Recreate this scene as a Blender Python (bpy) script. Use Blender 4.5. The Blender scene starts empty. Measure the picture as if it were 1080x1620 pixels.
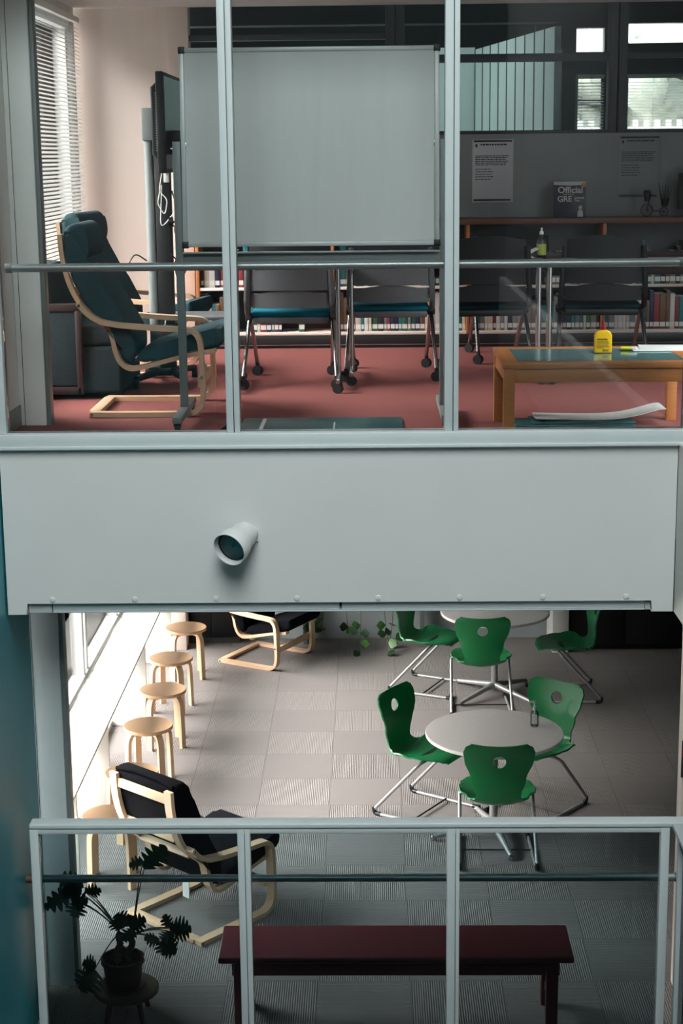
import bpy, bmesh, math, random
from mathutils import Vector, Matrix
random.seed(7)
sc = bpy.context.scene
COL = sc.collection
PI = math.pi
rad = math.radians

# ------------------------------------------------------------------ camera
CZ = 4.39682
F_PX, PITCH, YAW, ROLL = 2606.6, 0.212273, -0.0187167, 0.0105470
def cam_axes():
    cy, sy, cp, sp = math.cos(YAW), math.sin(YAW), math.cos(PITCH), math.sin(PITCH)
    fwd = Vector((sy*cp, cy*cp, -sp)); right = Vector((cy, -sy, 0)); down = fwd.cross(right)
    cr, sr = math.cos(ROLL), math.sin(ROLL)
    return cr*right + sr*down, -sr*right + cr*down, fwd
RX, DN, FW = cam_axes()
cam_data = bpy.data.cameras.new('camera'); cam = bpy.data.objects.new('camera', cam_data); COL.objects.link(cam)
cam_data.sensor_fit = 'VERTICAL'; cam_data.sensor_height = 36.0; cam_data.sensor_width = 24.0
cam_data.lens = F_PX*36.0/1620.0; cam_data.clip_start = 0.05; cam_data.clip_end = 300
m = Matrix.Identity(4)
for i in range(3):
    m[i][0] = RX[i]; m[i][1] = -DN[i]; m[i][2] = -FW[i]
m[2][3] = CZ
cam.matrix_world = m
sc.camera = cam
EYE = Vector((0, 0, CZ))
def _ray(px, py): return RX*((px-540)/F_PX) + DN*((py-810)/F_PX) + FW
def at(px, py, y):            # the point at depth y seen at a photo position
    d = _ray(px, py); return EYE + d*(y/d.y)
def fl(px, py, z):            # the point at height z seen at a photo position
    d = _ray(px, py); return EYE + d*((z-CZ)/d.z)

# ------------------------------------------------------------------ materials
def lin(c):
    return tuple((v/255/12.92 if v/255 <= .04045 else ((v/255+.055)/1.055)**2.4) for v in c) + (1,)
MATS = {}
def mat(name, col, rough=.5, metal=0.0, noise=30, amt=.06, bump=0.0, bscale=200, spec=.5, coat=0.0, stretch=None, sub=0.0, trans=0.0):
    mt = bpy.data.materials.new(name); mt.use_nodes = True
    nt = mt.node_tree; b = nt.nodes['Principled BSDF']
    tc = nt.nodes.new('ShaderNodeTexCoord'); src = tc.outputs['Object']
    if stretch:
        mp = nt.nodes.new('ShaderNodeMapping'); mp.inputs['Scale'].default_value = stretch
        nt.links.new(src, mp.inputs['Vector']); src = mp.outputs['Vector']
    n = nt.nodes.new('ShaderNodeTexNoise'); n.inputs['Scale'].default_value = noise; n.inputs['Detail'].default_value = 4
    nt.links.new(src, n.inputs['Vector'])
    rp = nt.nodes.new('ShaderNodeValToRGB'); c = lin(col)
    rp.color_ramp.elements[0].position = .3; rp.color_ramp.elements[1].position = .7
    rp.color_ramp.elements[0].color = tuple(max(0, v*(1-amt)) for v in c[:3])+(1,)
    rp.color_ramp.elements[1].color = tuple(min(1, v*(1+amt)) for v in c[:3])+(1,)
    nt.links.new(n.outputs['Fac'], rp.inputs['Fac']); nt.links.new(rp.outputs['Color'], b.inputs['Base Color'])
    b.inputs['Roughness'].default_value = rough; b.inputs['Metallic'].default_value = metal
    b.inputs['Specular IOR Level'].default_value = spec; b.inputs['Coat Weight'].default_value = coat
    b.inputs['Transmission Weight'].default_value = trans
    if bump:
        n2 = nt.nodes.new('ShaderNodeTexNoise'); n2.inputs['Scale'].default_value = bscale; n2.inputs['Detail'].default_value = 3
        nt.links.new(src, n2.inputs['Vector'])
        bp = nt.nodes.new('ShaderNodeBump'); bp.inputs['Strength'].default_value = bump; bp.inputs['Distance'].default_value = .004
        nt.links.new(n2.outputs['Fac'], bp.inputs['Height']); nt.links.new(bp.outputs['Normal'], b.inputs['Normal'])
    MATS[name] = mt
    return mt
def glass_mat(name, tint=(.982, .99, .988), ior=1.45, rough=0.0):
    mt = bpy.data.materials.new(name); mt.use_nodes = True
    nt = mt.node_tree; nt.nodes.clear()
    o = nt.nodes.new('ShaderNodeOutputMaterial'); mx = nt.nodes.new('ShaderNodeMixShader')
    fr = nt.nodes.new('ShaderNodeFresnel'); fr.inputs['IOR'].default_value = ior
    tr = nt.nodes.new('ShaderNodeBsdfTransparent'); gl = nt.nodes.new('ShaderNodeBsdfGlossy'); gl.inputs['Roughness'].default_value = rough
    # faint smears on the pane
    tc = nt.nodes.new('ShaderNodeTexCoord'); mp = nt.nodes.new('ShaderNodeMapping'); mp.inputs['Scale'].default_value = (9, 1, .6)
    nz = nt.nodes.new('ShaderNodeTexNoise'); nz.inputs['Scale'].default_value = 3
    rp = nt.nodes.new('ShaderNodeValToRGB')
    rp.color_ramp.elements[0].color = tuple(v*.97 for v in tint)+(1,); rp.color_ramp.elements[1].color = tuple(tint)+(1,)
    L = nt.links.new
    L(tc.outputs['Object'], mp.inputs['Vector']); L(mp.outputs['Vector'], nz.inputs['Vector']); L(nz.outputs['Fac'], rp.inputs['Fac'])
    L(rp.outputs['Color'], tr.inputs['Color'])
    L(fr.outputs['Fac'], mx.inputs['Fac']); L(tr.outputs['BSDF'], mx.inputs[1]); L(gl.outputs['BSDF'], mx.inputs[2]); L(mx.outputs['Shader'], o.inputs['Surface'])
    MATS[name] = mt
    return mt
def carpet_tiles():
    mt = bpy.data.materials.new('grey_carpet_tiles'); mt.use_nodes = True
    nt = mt.node_tree; b = nt.nodes['Principled BSDF']; L = nt.links.new
    tc = nt.nodes.new('ShaderNodeTexCoord'); sp = nt.nodes.new('ShaderNodeSeparateXYZ'); L(tc.outputs['Object'], sp.inputs[0])
    def math_(op, a, bv=None, c=None):
        n = nt.nodes.new('ShaderNodeMath'); n.operation = op
        for i, v in enumerate((a, bv, c)):
            if v is None: continue
            if isinstance(v, (int, float)): n.inputs[i].default_value = v
            else: L(v, n.inputs[i])
        return n.outputs[0]
    # tile seams lie at x = -0.806 + k/2 and y = 14.248 - k/2
    u = math_('MULTIPLY', math_('ADD', sp.outputs['X'], .806+20), 2.0)
    v = math_('MULTIPLY', math_('ADD', sp.outputs['Y'], -14.248+40), 2.0)
    iu, iv = math_('FLOOR', u), math_('FLOOR', v)
    par = math_('MODULO', math_('ADD', iu, iv), 2.0)
    fu, fv = math_('FRACT', u), math_('FRACT', v)
    ribs_u = math_('SINE', math_('MULTIPLY', fu, 2*PI*40)); ribs_v = math_('SINE', math_('MULTIPLY', fv, 2*PI*40))
    mixr = nt.nodes.new('ShaderNodeMix'); mixr.data_type = 'FLOAT'
    L(par, mixr.inputs[0]); L(ribs_v, mixr.inputs[2]); L(ribs_u, mixr.inputs[3])
    wn = nt.nodes.new('ShaderNodeTexWhiteNoise'); wn.noise_dimensions = '2D'
    cb = nt.nodes.new('ShaderNodeCombineXYZ'); L(iu, cb.inputs[0]); L(iv, cb.inputs[1]); L(cb.outputs[0], wn.inputs['Vector'])
    nz = nt.nodes.new('ShaderNodeTexNoise'); nz.inputs['Scale'].default_value = 260; L(tc.outputs['Object'], nz.inputs['Vector'])
    # seam mask
    eu = math_('MINIMUM', fu, math_('SUBTRACT', 1.0, fu)); ev = math_('MINIMUM', fv, math_('SUBTRACT', 1.0, fv))
    seam = math_('LESS_THAN', math_('MINIMUM', eu, ev), .007)
    val = math_('ADD', math_('MULTIPLY', mixr.outputs[0], .13), 1.0)
    val = math_('ADD', val, math_('MULTIPLY', math_('SUBTRACT', par, .5), .045))
    val = math_('ADD', val, math_('MULTIPLY', math_('SUBTRACT', wn.outputs['Value'], .5), .07))
    val = math_('ADD', val, math_('MULTIPLY', math_('SUBTRACT', nz.outputs['Fac'], .5), .7))
    val = math_('MULTIPLY', val, math_('SUBTRACT', 1.0, math_('MULTIPLY', seam, .25)))
    mc = nt.nodes.new('ShaderNodeMix'); mc.data_type = 'RGBA'; mc.blend_type = 'MULTIPLY'; mc.inputs[0].default_value = 1
    mc.inputs[6].default_value = lin(CARPET_GREY)
    cc = nt.nodes.new('ShaderNodeCombineColor'); 
    for i in range(3): L(val, cc.inputs[i])
    L(cc.outputs[0], mc.inputs[7]); L(mc.outputs[2], b.inputs['Base Color'])
    b.inputs['Roughness'].default_value = .95; b.inputs['Specular IOR Level'].default_value = .15
    bp = nt.nodes.new('ShaderNodeBump'); bp.inputs['Strength'].default_value = .5; bp.inputs['Distance'].default_value = .003
    L(mixr.outputs[0], bp.inputs['Height']); L(bp.outputs['Normal'], b.inputs['Normal'])
    return mt

CARPET_GREY = (122, 118, 116)
M_white = mat('white_paint', (205, 205, 203), .55, amt=.02, noise=3)
M_fascia = mat('white_fascia_paint', (208, 207, 204), .6, amt=.018, noise=2.2, bump=.05, bscale=90)
M_frame = mat('pale_grey_painted_steel', (196, 202, 202), .45, amt=.025, noise=6, bump=.05, bscale=120)
M_gap = mat('dark_joint', (50, 58, 60), .8)
M_teal = mat('teal_wall_paint', (20, 124, 136), .45, amt=.05, noise=4, bump=.06, bscale=60)
M_cream = mat('cream_wall_paint', (214, 202, 194), .7, amt=.02, noise=2)
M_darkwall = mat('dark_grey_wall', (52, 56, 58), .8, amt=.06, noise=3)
M_midwall = mat('mid_grey_wall', (120, 128, 128), .8, amt=.04, noise=2)
M_atrium = mat('atrium_grey_wall', (44, 58, 60), .8, amt=.05, noise=1.5)
M_ceil = mat('white_ceiling', (200, 200, 198), .8, amt=.02)
M_panelgrey = mat('grey_painted_partition_panel', (140, 148, 150), .6, amt=.03, noise=4)
M_carpet = carpet_tiles()
M_atfloor = mat('dark_atrium_floor', (34, 40, 42), .7, amt=.1, noise=4)
M_red = mat('red_brown_carpet', (132, 79, 76), .98, amt=.16, noise=330, bump=.5, bscale=500, spec=.1)
M_glass = glass_mat('clear_pane_glass')
M_glass_low = glass_mat('balustrade_glass', (.59, .67, .69), 1.36)
M_winglass = glass_mat('window_glass', (.97, .98, .98), 1.18)
M_tintglass = glass_mat('tinted_window_glass', (.72, .73, .73), 1.3)
M_steel = mat('brushed_steel', (176, 182, 182), .36, .6, amt=.05, noise=60, stretch=(1, 30, 30))
M_chrome = mat('satin_chrome', (190, 192, 192), .25, 1.0, amt=.03)
M_tube = mat('silver_painted_tube', (160, 162, 162), .38, .4, amt=.03)
M_alu = mat('anodised_aluminium', (206, 210, 209), .4, .15, amt=.03)
M_greymetal = mat('grey_powder_coat', (124, 132, 132), .5, .2, amt=.04)
M_darkmetal = mat('dark_painted_metal', (58, 62, 66), .55, .1, amt=.05)
M_black = mat('black_plastic', (22, 24, 26), .45, amt=.1)
M_rubber = mat('black_rubber', (14, 15, 16), .7)
M_birch = mat('birch_veneer', (212, 178, 146), .45, amt=.07, noise=9, stretch=(2, 22, 22))
M_birchtop = mat('birch_seat_face', (202, 164, 128), .42, amt=.07, noise=8, stretch=(2.5, 30, 10))
M_oak = mat('warm_wood', (176, 112, 62), .45, amt=.12, noise=7, stretch=(2, 26, 26))
M_walnut = mat('dark_bookcase_wood', (104, 66, 46), .5, amt=.12, noise=7, stretch=(2, 26, 26))
M_deepblack = mat('deep_black_plastic', (10, 12, 14), .6, spec=.3)
M_wallwhite = mat('bright_white_paint', (234, 234, 230), .6, amt=.015, noise=3)
M_darkwood = mat('dark_wood', (42, 26, 26), .5, amt=.12, noise=8, stretch=(20, 2, 20))
M_blue = mat('dark_teal_blue_fabric', (54, 76, 82), .95, amt=.12, noise=120, bump=.25, bscale=700, spec=.15)
M_blackfab = mat('black_fabric', (10, 11, 16), .95, amt=.15, noise=90, bump=.2, bscale=500, spec=.06)
M_sofa = mat('charcoal_woven_fabric', (46, 56, 60), .97, amt=.3, noise=260, bump=.4, bscale=420, spec=.1)
M_green = mat('green_plastic', (10, 122, 68), .34, amt=.03, noise=30)
M_tabletop = mat('pale_laminate', (242, 235, 233), .4, amt=.015)
M_benchred = mat('dark_red_lacquer', (94, 18, 30), .38, amt=.06, noise=10)
M_board = mat('whiteboard_enamel', (222, 226, 222), .22, amt=.012, noise=1.5)
M_tealseat = mat('bright_teal_fabric', (8, 106, 126), .95, amt=.1, noise=150, bump=.2, bscale=600, spec=.15)
M_greyplast = mat('dark_grey_plastic', (92, 96, 100), .5, amt=.04)
M_mesh = mat('charcoal_mesh_fabric', (40, 44, 50), .9, amt=.3, noise=200)
M_screen = mat('dark_screen', (12, 20, 24), .3, spec=.25, amt=.05)
M_paper = mat('white_paper', (216, 216, 212), .8, amt=.02)
M_greypaper = mat('pale_grey_poster', (206, 212, 218), .7, amt=.02)
M_ink = mat('printed_ink', (24, 32, 40), .7)
M_navy = mat('navy_book_cover', (14, 20, 40), .4)
M_orange = mat('orange_sticker', (206, 110, 44), .5)
M_yellow = mat('yellow_plastic', (246, 194, 6), .35, amt=.02)
M_redcap = mat('dark_red_plastic', (150, 24, 34), .35)
M_redcover = mat('red_cover', (176, 40, 48), .5)
M_olive = mat('yellow_green_label', (140, 150, 62), .6)
M_neon = mat('neon_yellow_plastic', (228, 236, 40), .4)
M_tealvinyl = mat('dark_teal_vinyl', (28, 84, 86), .3, amt=.08, noise=12)
M_tableglass = mat('frosted_green_glass', (96, 132, 132), .12, amt=.04)
M_leaf = mat('dark_leaf', (24, 56, 30), .4, amt=.2, noise=20)
M_leaf2 = mat('mid_green_leaf', (56, 104, 44), .45, amt=.2, noise=20)
M_stem = mat('plant_stem', (70, 84, 52), .6, amt=.25, noise=40)
M_bark = mat('scarred_plant_trunk', (98, 84, 70), .8, amt=.4, noise=45, bump=.5, bscale=60)
M_pot = mat('brown_clay_pot', (74, 48, 40), .6, amt=.1, noise=14)
M_soil = mat('potting_soil', (38, 28, 22), .95, amt=.3, noise=60, bump=.8, bscale=80)
M_standwood = mat('worn_brown_wood', (92, 70, 54), .6, amt=.2, noise=10, stretch=(2, 20, 20))
M_bottle = glass_mat('clear_plastic', (.97, .98, .98), 1.4, .03)
M_gel = glass_mat('clear_gel', (.97, .985, .985), 1.2, .03)
M_whiteplast = mat('white_plastic', (220, 220, 216), .4, amt=.01)
M_blind = mat('pale_blind_slat', (214, 216, 214), .5, amt=.02)
M_slatteal = mat('pale_teal_panel', (196, 216, 214), .6, amt=.03, noise=2)
M_ext = mat('pale_exterior_ground', (222, 218, 214), .9, amt=.03, noise=1)
M_tree = mat('tree_foliage', (120, 126, 116), .9, amt=.3, noise=3)
M_mirror = mat('mirror_reflector', (178, 196, 198), .3, .2, amt=.05)
BOOKCOL = {'teal': (30, 110, 120), 'cream': (196, 188, 170), 'navy': (26, 40, 70), 'red': (130, 44, 48), 'grey': (120, 124, 128), 'brown': (104, 76, 54), 'white': (206, 204, 200), 'black': (28, 30, 34), 'green': (40, 92, 70)}
BOOKM = {k: mat(k+'_book_cloth', v, .55, amt=.08, noise=25) for k, v in BOOKCOL.items()}

# ------------------------------------------------------------------ mesh helpers
class MB:
    def __init__(s): s.bm = bmesh.new(); s.mats = []
    def mi(s, m):
        if m not in s.mats: s.mats.append(m)
        return s.mats.index(m)
    def _set(s, faces, m):
        i = s.mi(m)
        for f in faces: f.material_index = i
    def box(s, x0, x1, y0, y1, z0, z1, m, bev=0.0, seg=2, M=None):
        r = bmesh.ops.create_cube(s.bm, size=1.0)
        vs = r['verts']
        mt = Matrix.Translation(((x0+x1)/2, (y0+y1)/2, (z0+z1)/2)) @ Matrix.Diagonal((abs(x1-x0), abs(y1-y0), abs(z1-z0), 1))
        bmesh.ops.transform(s.bm, matrix=mt, verts=vs)
        fs = set(f for v in vs for f in v.link_faces); es = set(e for v in vs for e in v.link_edges)
        if bev > 0:
            bev = min(bev, abs(x1-x0)*.49, abs(y1-y0)*.49, abs(z1-z0)*.49)
            rr = bmesh.ops.bevel(s.bm, geom=list(es), offset=bev, segments=seg, profile=.5, affect='EDGES')
            fs = set(f for f in fs if f.is_valid) | set(rr['faces'])
        if M is not None:
            bmesh.ops.transform(s.bm, matrix=M, verts=list(set(v for f in fs for v in f.verts)))
        s._set(fs, m); return s
    def prism(s, pts, lo, hi, m, axis='y', bev=0.0, seg=2, M=None):
        # pts: outline in the plane across `axis`; (x,z) for y, (y,z) for x, (x,y) for z
        def P(a, b, t): return {'y': (a, t, b), 'x': (t, a, b), 'z': (a, b, t)}[axis]
        n = len(pts)
        v0 = [s.bm.verts.new(P(a, b, lo)) for a, b in pts]; v1 = [s.bm.verts.new(P(a, b, hi)) for a, b in pts]
        fs = [s.bm.faces.new(v0), s.bm.faces.new(v1[::-1])]
        for i in range(n): fs.append(s.bm.faces.new((v0[i], v1[i], v1[(i+1) % n], v0[(i+1) % n])))
        if bev > 0:
            es = list(fs[0].edges)+list(fs[1].edges)
            rr = bmesh.ops.bevel(s.bm, geom=es, offset=bev, segments=seg, profile=.5, affect='EDGES')
            fs = [f for f in fs if f.is_valid]+list(rr['faces'])
        fs = list(set(fs))
        bmesh.ops.recalc_face_normals(s.bm, faces=fs)
        if M is not None:
            bmesh.ops.transform(s.bm, matrix=M, verts=list(set(v for f in fs for v in f.verts)))
        s._set(fs, m); return s
    def cyl(s, p0, p1, r0, m, r1=None, n=20, caps=True):
        r1 = r0 if r1 is None else r1
        p0, p1 = Vector(p0), Vector(p1); d = (p1-p0).normalized()
        a = d.orthogonal().normalized(); b = d.cross(a)
        A = [s.bm.verts.new(p0+(a*math.cos(t)+b*math.sin(t))*r0) for t in [2*PI*i/n for i in range(n)]]
        B = [s.bm.verts.new(p1+(a*math.cos(t)+b*math.sin(t))*r1) for t in [2*PI*i/n for i in range(n)]]
        fs = [s.bm.faces.new((A[i], A[(i+1) % n], B[(i+1) % n], B[i])) for i in range(n)]
        if caps: fs += [s.bm.faces.new(A[::-1]), s.bm.faces.new(B)]
        s._set(fs, m); return s
    def tube(s, pts, r, m, n=10, fillet=0.0, closed=False, caps=True):
        pts = [Vector(p) for p in pts]
        if fillet > 0: pts = fillet3(pts, fillet)
        N = len(pts); rs = r if isinstance(r, (list, tuple)) else [r]*N
        rings = []; a = None
        for i, p in enumerate(pts):
            if closed: t = (pts[(i+1) % N]-pts[i-1]).normalized()
            else: t = (pts[min(i+1, N-1)]-pts[max(i-1, 0)]).normalized()
            a = t.orthogonal().normalized() if a is None else (a-t*a.dot(t)).normalized()
            b = t.cross(a)
            rings.append([s.bm.verts.new(p+(a*math.cos(q)+b*math.sin(q))*rs[i]) for q in [2*PI*k/n for k in range(n)]])
        fs = []
        for i in range(N if closed else N-1):
            A, B = rings[i], rings[(i+1) % N]
            for k in range(n): fs.append(s.bm.faces.new((A[k], A[(k+1) % n], B[(k+1) % n], B[k])))
        if caps and not closed: fs += [s.bm.faces.new(rings[0][::-1]), s.bm.faces.new(rings[-1])]
        s._set(fs, m); return s
    def lathe(s, prof, m, c=(0, 0, 0), n=32, M=None):
        c = Vector(c); rings = []; newv = []
        for r, z in prof:
            if r < 1e-6: ring = [s.bm.verts.new(c+Vector((0, 0, z)))]
            else: ring = [s.bm.verts.new(c+Vector((r*math.cos(t), r*math.sin(t), z))) for t in [2*PI*i/n for i in range(n)]]
            rings.append(ring); newv += ring
        fs = []
        for A, B in zip(rings, rings[1:]):
            for i in range(n):
                j = (i+1) % n
                q = [A[i % len(A)], A[j % len(A)], B[j % len(B)], B[i % len(B)]]
                q2 = []
                for v in q:
                    if v not in q2: q2.append(v)
                if len(q2) >= 3: fs.append(s.bm.faces.new(q2))
        bmesh.ops.recalc_face_normals(s.bm, faces=fs)
        if M is not None: bmesh.ops.transform(s.bm, matrix=M, verts=newv)
        s._set(fs, m); return s
    def ribbon(s, path, y0, y1, th, m, axis='y', bev=.003):
        # bent lamella: a band of thickness th following a 2-D path (x,z), from y0 to y1
        n = len(path); L, R = [], []
        for i in range(n):
            a = Vector(path[max(i-1, 0)]); b = Vector(path[min(i+1, n-1)]); t = (b-a).normalized(); nn = Vector((-t.y, t.x))
            p = Vector(path[i]); L.append(p+nn*th/2); R.append(p-nn*th/2)
        def V(p, y): return s.bm.verts.new((p.x, y, p.y))
        q = [[V(L[i], y0), V(L[i], y1), V(R[i], y1), V(R[i], y0)] for i in range(n)]
        fs = []
        for A, B in zip(q, q[1:]):
            for k in range(4): fs.append(s.bm.faces.new((A[k], A[(k+1) % 4], B[(k+1) % 4], B[k])))
        fs += [s.bm.faces.new(q[0][::-1]), s.bm.faces.new(q[-1])]
        bmesh.ops.recalc_face_normals(s.bm, faces=fs)
        s._set(fs, m); return s
    def sphere(s, c, r, m, sx=1, sy=1, sz=1, u=20, v=12):
        rr = bmesh.ops.create_uvsphere(s.bm, u_segments=u, v_segments=v, radius=r)
        bmesh.ops.transform(s.bm, matrix=Matrix.Translation(c) @ Matrix.Diagonal((sx, sy, sz, 1)), verts=rr['verts'])
        s._set(set(f for w in rr['verts'] for f in w.link_faces), m); return s
    def torus(s, c, R, r, m, ax=(0, 0, 1), n=28, k=8):
        ax = Vector(ax).normalized(); a = ax.orthogonal().normalized(); b = ax.cross(a); c = Vector(c)
        return s.tube([c+(a*math.cos(t)+b*math.sin(t))*R for t in [2*PI*i/n for i in range(n)]], r, m, n=k, closed=True)
    def build(s, name, parent=None, loc=None, smooth=True, angle=38):
        me = bpy.data.meshes.new(name); s.bm.normal_update(); s.bm.to_mesh(me); s.bm.free()
        for mm in s.mats: me.materials.append(mm)
        if smooth:
            me.polygons.foreach_set('use_smooth', [True]*len(me.polygons)); me.set_sharp_from_angle(angle=rad(angle))
        o = bpy.data.objects.new(name, me); COL.objects.link(o)
        if parent: o.parent = parent
        if loc: o.location = loc
        return o
def fillet3(pts, r, seg=6):
    out = [pts[0]]
    for i in range(1, len(pts)-1):
        p, a, b = pts[i], pts[i-1], pts[i+1]
        u, v = (a-p), (b-p); lu, lv = u.length, v.length
        u.normalize(); v.normalize(); ang = u.angle(v)
        if ang > 3.1: out.append(p); continue
        d = min(r/math.tan(ang/2), lu*.48, lv*.48)
        p0, p1 = p+u*d, p+v*d
        for k in range(seg+1):
            t = k/seg; out.append(p0*(1-t)**2+p*2*t*(1-t)+p1*t*t)
    out.append(pts[-1]); return out
def smooth2(pts, n=6):
    P = [Vector(p) for p in pts]; out = []
    for i in range(len(P)-1):
        p0, p1, p2, p3 = P[max(i-1, 0)], P[i], P[i+1], P[min(i+2, len(P)-1)]
        for k in range(n):
            t = k/n
            out.append(.5*((2*p1)+(p2-p0)*t+(2*p0-5*p1+4*p2-p3)*t*t+(3*p1-p0-3*p2+p3)*t**3))
    out.append(P[-1]); return out
def tag(o, label, cat, group=None):
    o['label'] = label; o['category'] = cat
    if group: o['group'] = group
    return o
def thing(name, label, cat, loc=(0, 0, 0), rz=0.0, group=None):
    o = bpy.data.objects.new(name, None); COL.objects.link(o); o.empty_display_size = .1
    o.location = loc; o.rotation_euler = (0, 0, rz)
    return tag(o, label, cat, group)
def struct(o): o['kind'] = 'structure'; return o
def sbox(name, *a, **k): return struct(MB().box(*a, **k).build(name))
def kids(o): return [c for c in bpy.data.objects if c.parent == o]
def dup(o, loc, rz, label, group=None):
    r = o.copy(); COL.objects.link(r); r.location = loc; r.rotation_euler = (0, 0, rz); r['label'] = label
    if group: r['group'] = group
    for c in list(o.children):
        d = c.copy(); COL.objects.link(d); d.parent = r
        for g in list(c.children):
            e = g.copy(); COL.objects.link(e); e.parent = d
    return r
def text_mesh(name, body, size, m, parent, M, extrude=.0006, bold=0.0):
    cu = bpy.data.curves.new(name, 'FONT'); cu.body = body; cu.size = size; cu.extrude = extrude; cu.offset = bold
    t = bpy.data.objects.new(name, cu); COL.objects.link(t)
    bpy.context.view_layer.update()
    me = bpy.data.meshes.new_from_object(t.evaluated_get(bpy.context.evaluated_depsgraph_get()))
    bpy.data.objects.remove(t); me.materials.clear(); me.materials.append(m)
    me.transform(M); me.name = name
    o = bpy.data.objects.new(name, me); COL.objects.link(o); o.parent = parent
    return o
SKY_Y0, SKY_Y1 = -3.15, 4.6
SKY_A = [(0.0, (.030, .030, .030)), (.18, (.05, .05, .05)), (.45, (.30, .333, .337)), (1.0, (.38, .42, .425))]
SKY_B = [(0.0, (.045, .044, .042)), (.29, (.07, .067, .064)), (.48, (1.65, 1.54, 1.47)), (1.0, (.95, .92, .90))]
SKY_STRENGTH, EXPOSURE = 30.0, 0.18
# ------------------------------------------------------------------ the setting
U = 3.06                     # level of the upper floor
WX = -1.755                  # face of the teal side wall
LX = -2.07                   # outer wall with the windows
# lower floor, upper floor, ground
f = sbox('floor', LX-.2, 6.0, 7.50, 15.1, -.12, 0, M_carpet)
sbox('floor', LX-.2, 6.0, -3.2, 7.50, -.12, 0, M_atfloor)
sbox('floor', LX-.05, 4.6, 7.72, 12.2, 2.86, U, M_red)
sbox('floor', LX-1.2, 6.0, 12.2, 17.2, 2.86, U, M_darkwall)
sbox('floor', 1.62, 6.0, -3.2, 7.55, 2.6, U, M_midwall)
# slab soffit over the lower room
sbox('ceiling', LX-.05, 6.0, 7.76, 15.1, 2.58, 2.86, M_midwall)
# white fascia with its end drops
fas = MB().prism([(-1.748, 3.076), (1.432, 3.076), (1.432, 2.262), (1.33, 2.262), (1.33, 2.322), (-1.655, 2.322), (-1.655, 2.262), (-1.748, 2.262)], 7.60, 7.76, M_fascia, 'y', bev=.004)
fas = struct(fas.build('wall_front'))
for px in (83, 213, 342, 470, 598, 727, 858, 990):
    p = at(px, 947, 7.6)
    c = MB().lathe([(0, .0045), (.011, .0045), (.0135, .003), (.0145, 0), (0, 0)], M_fascia, n=24, M=Matrix.Rotation(PI/2, 4, 'X'))
    c.build('screw_cap', fas, loc=(p.x, 7.6, 2.338))
# recessed shutter channel under the fascia
ch = MB().box(-1.535, -.158, 7.625, 7.70, 2.275, 2.3205, M_frame, .003).box(-.146, 1.30, 7.625, 7.70, 2.275, 2.3205, M_frame, .003)
ch.box(-1.535, 1.30, 7.62, 7.705, 2.266, 2.277, M_greymetal, .002)
ch.box(-.158, -.146, 7.64, 7.70, 2.29, 2.32, M_black)
ch = struct(ch.build('trim_1'))
MB().box(-1.652, -1.54, 7.63, 7.74, 2.264, 2.306, M_white, .004).build('end_bracket', ch)
MB().box(1.302, 1.328, 7.63, 7.74, 2.264, 2.306, M_white, .004).build('end_bracket', ch)
# right-hand return of the slab edge, running towards the viewer
ret = MB().box(1.434, 1.62, -3.2, 7.60, 2.262, 3.076, M_fascia, .004)
struct(ret.build('wall_right'))
# atrium enclosure with an open rooflight
sbox('wall_left', WX-.25, WX, -3.2, 8.10, 0, 3.05, M_teal)
sbox('wall_left', WX-.25, WX-.01, -3.2, 7.62, 3.05, 9.0, M_atrium)
sbox('wall_right', 1.50, 1.75, -3.2, 7.56, 3.08, 9.0, M_midwall)
sbox('wall_right', 5.8, 6.0, -3.2, 15.1, 0, 2.6, M_darkwall)
sbox('wall_back', WX-.25, 6.0, -3.4, -3.2, 0, 9.0, M_atrium)
sbox('wall_front', WX-.25, 1.75, 7.62, 7.8, 5.46, 9.2, M_white)
roof = MB().box(WX-.25, 1.75, -3.4, SKY_Y0, 9.0, 9.2, M_ceil).box(WX-.25, 1.75, SKY_Y1, 7.8, 9.0, 9.2, M_ceil)
struct(roof.build('ceiling'))
# lower room shell
sbox('wall_back', LX-.3, 6.0, 14.80, 15.1, 0, 2.6, M_panelgrey)
wl = MB().box(LX-.2, LX, 8.10, 15.0, -.12, .04, M_white).box(LX-.2, LX, 8.10, 15.0, 2.12, 2.6, M_white).box(LX-.2, LX, 8.10, 8.50, 0.04, 2.12, M_white).box(LX-.2, LX, 14.62, 15.0, 0.04, 2.12, M_white)
struct(wl.build('wall_left'))
pil = sbox('trim_2', -1.93, -1.70, 14.45, 14.80, 0, 2.6, M_cream, .004)
# lower window with its mullions
wf = MB()
for (y, w) in ((8.53, .06), (10.20, .05), (11.42, .05), (11.56, .06), (13.0, .05), (13.13, .05), (14.59, .06)):
    wf.box(LX-.10, LX-.02, y-w/2, y+w/2, 0.04, 2.12, M_white, .004)
wf.box(LX-.11, LX-.01, 8.50, 14.62, .70, .745, M_white, .004).box(LX-.11, LX-.01, 8.50, 14.62, 2.07, 2.12, M_white, .004)
wf = struct(wf.build('window_1'))
MB().box(LX-.07, LX-.06, 8.55, 14.6, .05, 2.09, M_winglass).build('pane', wf)
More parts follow.
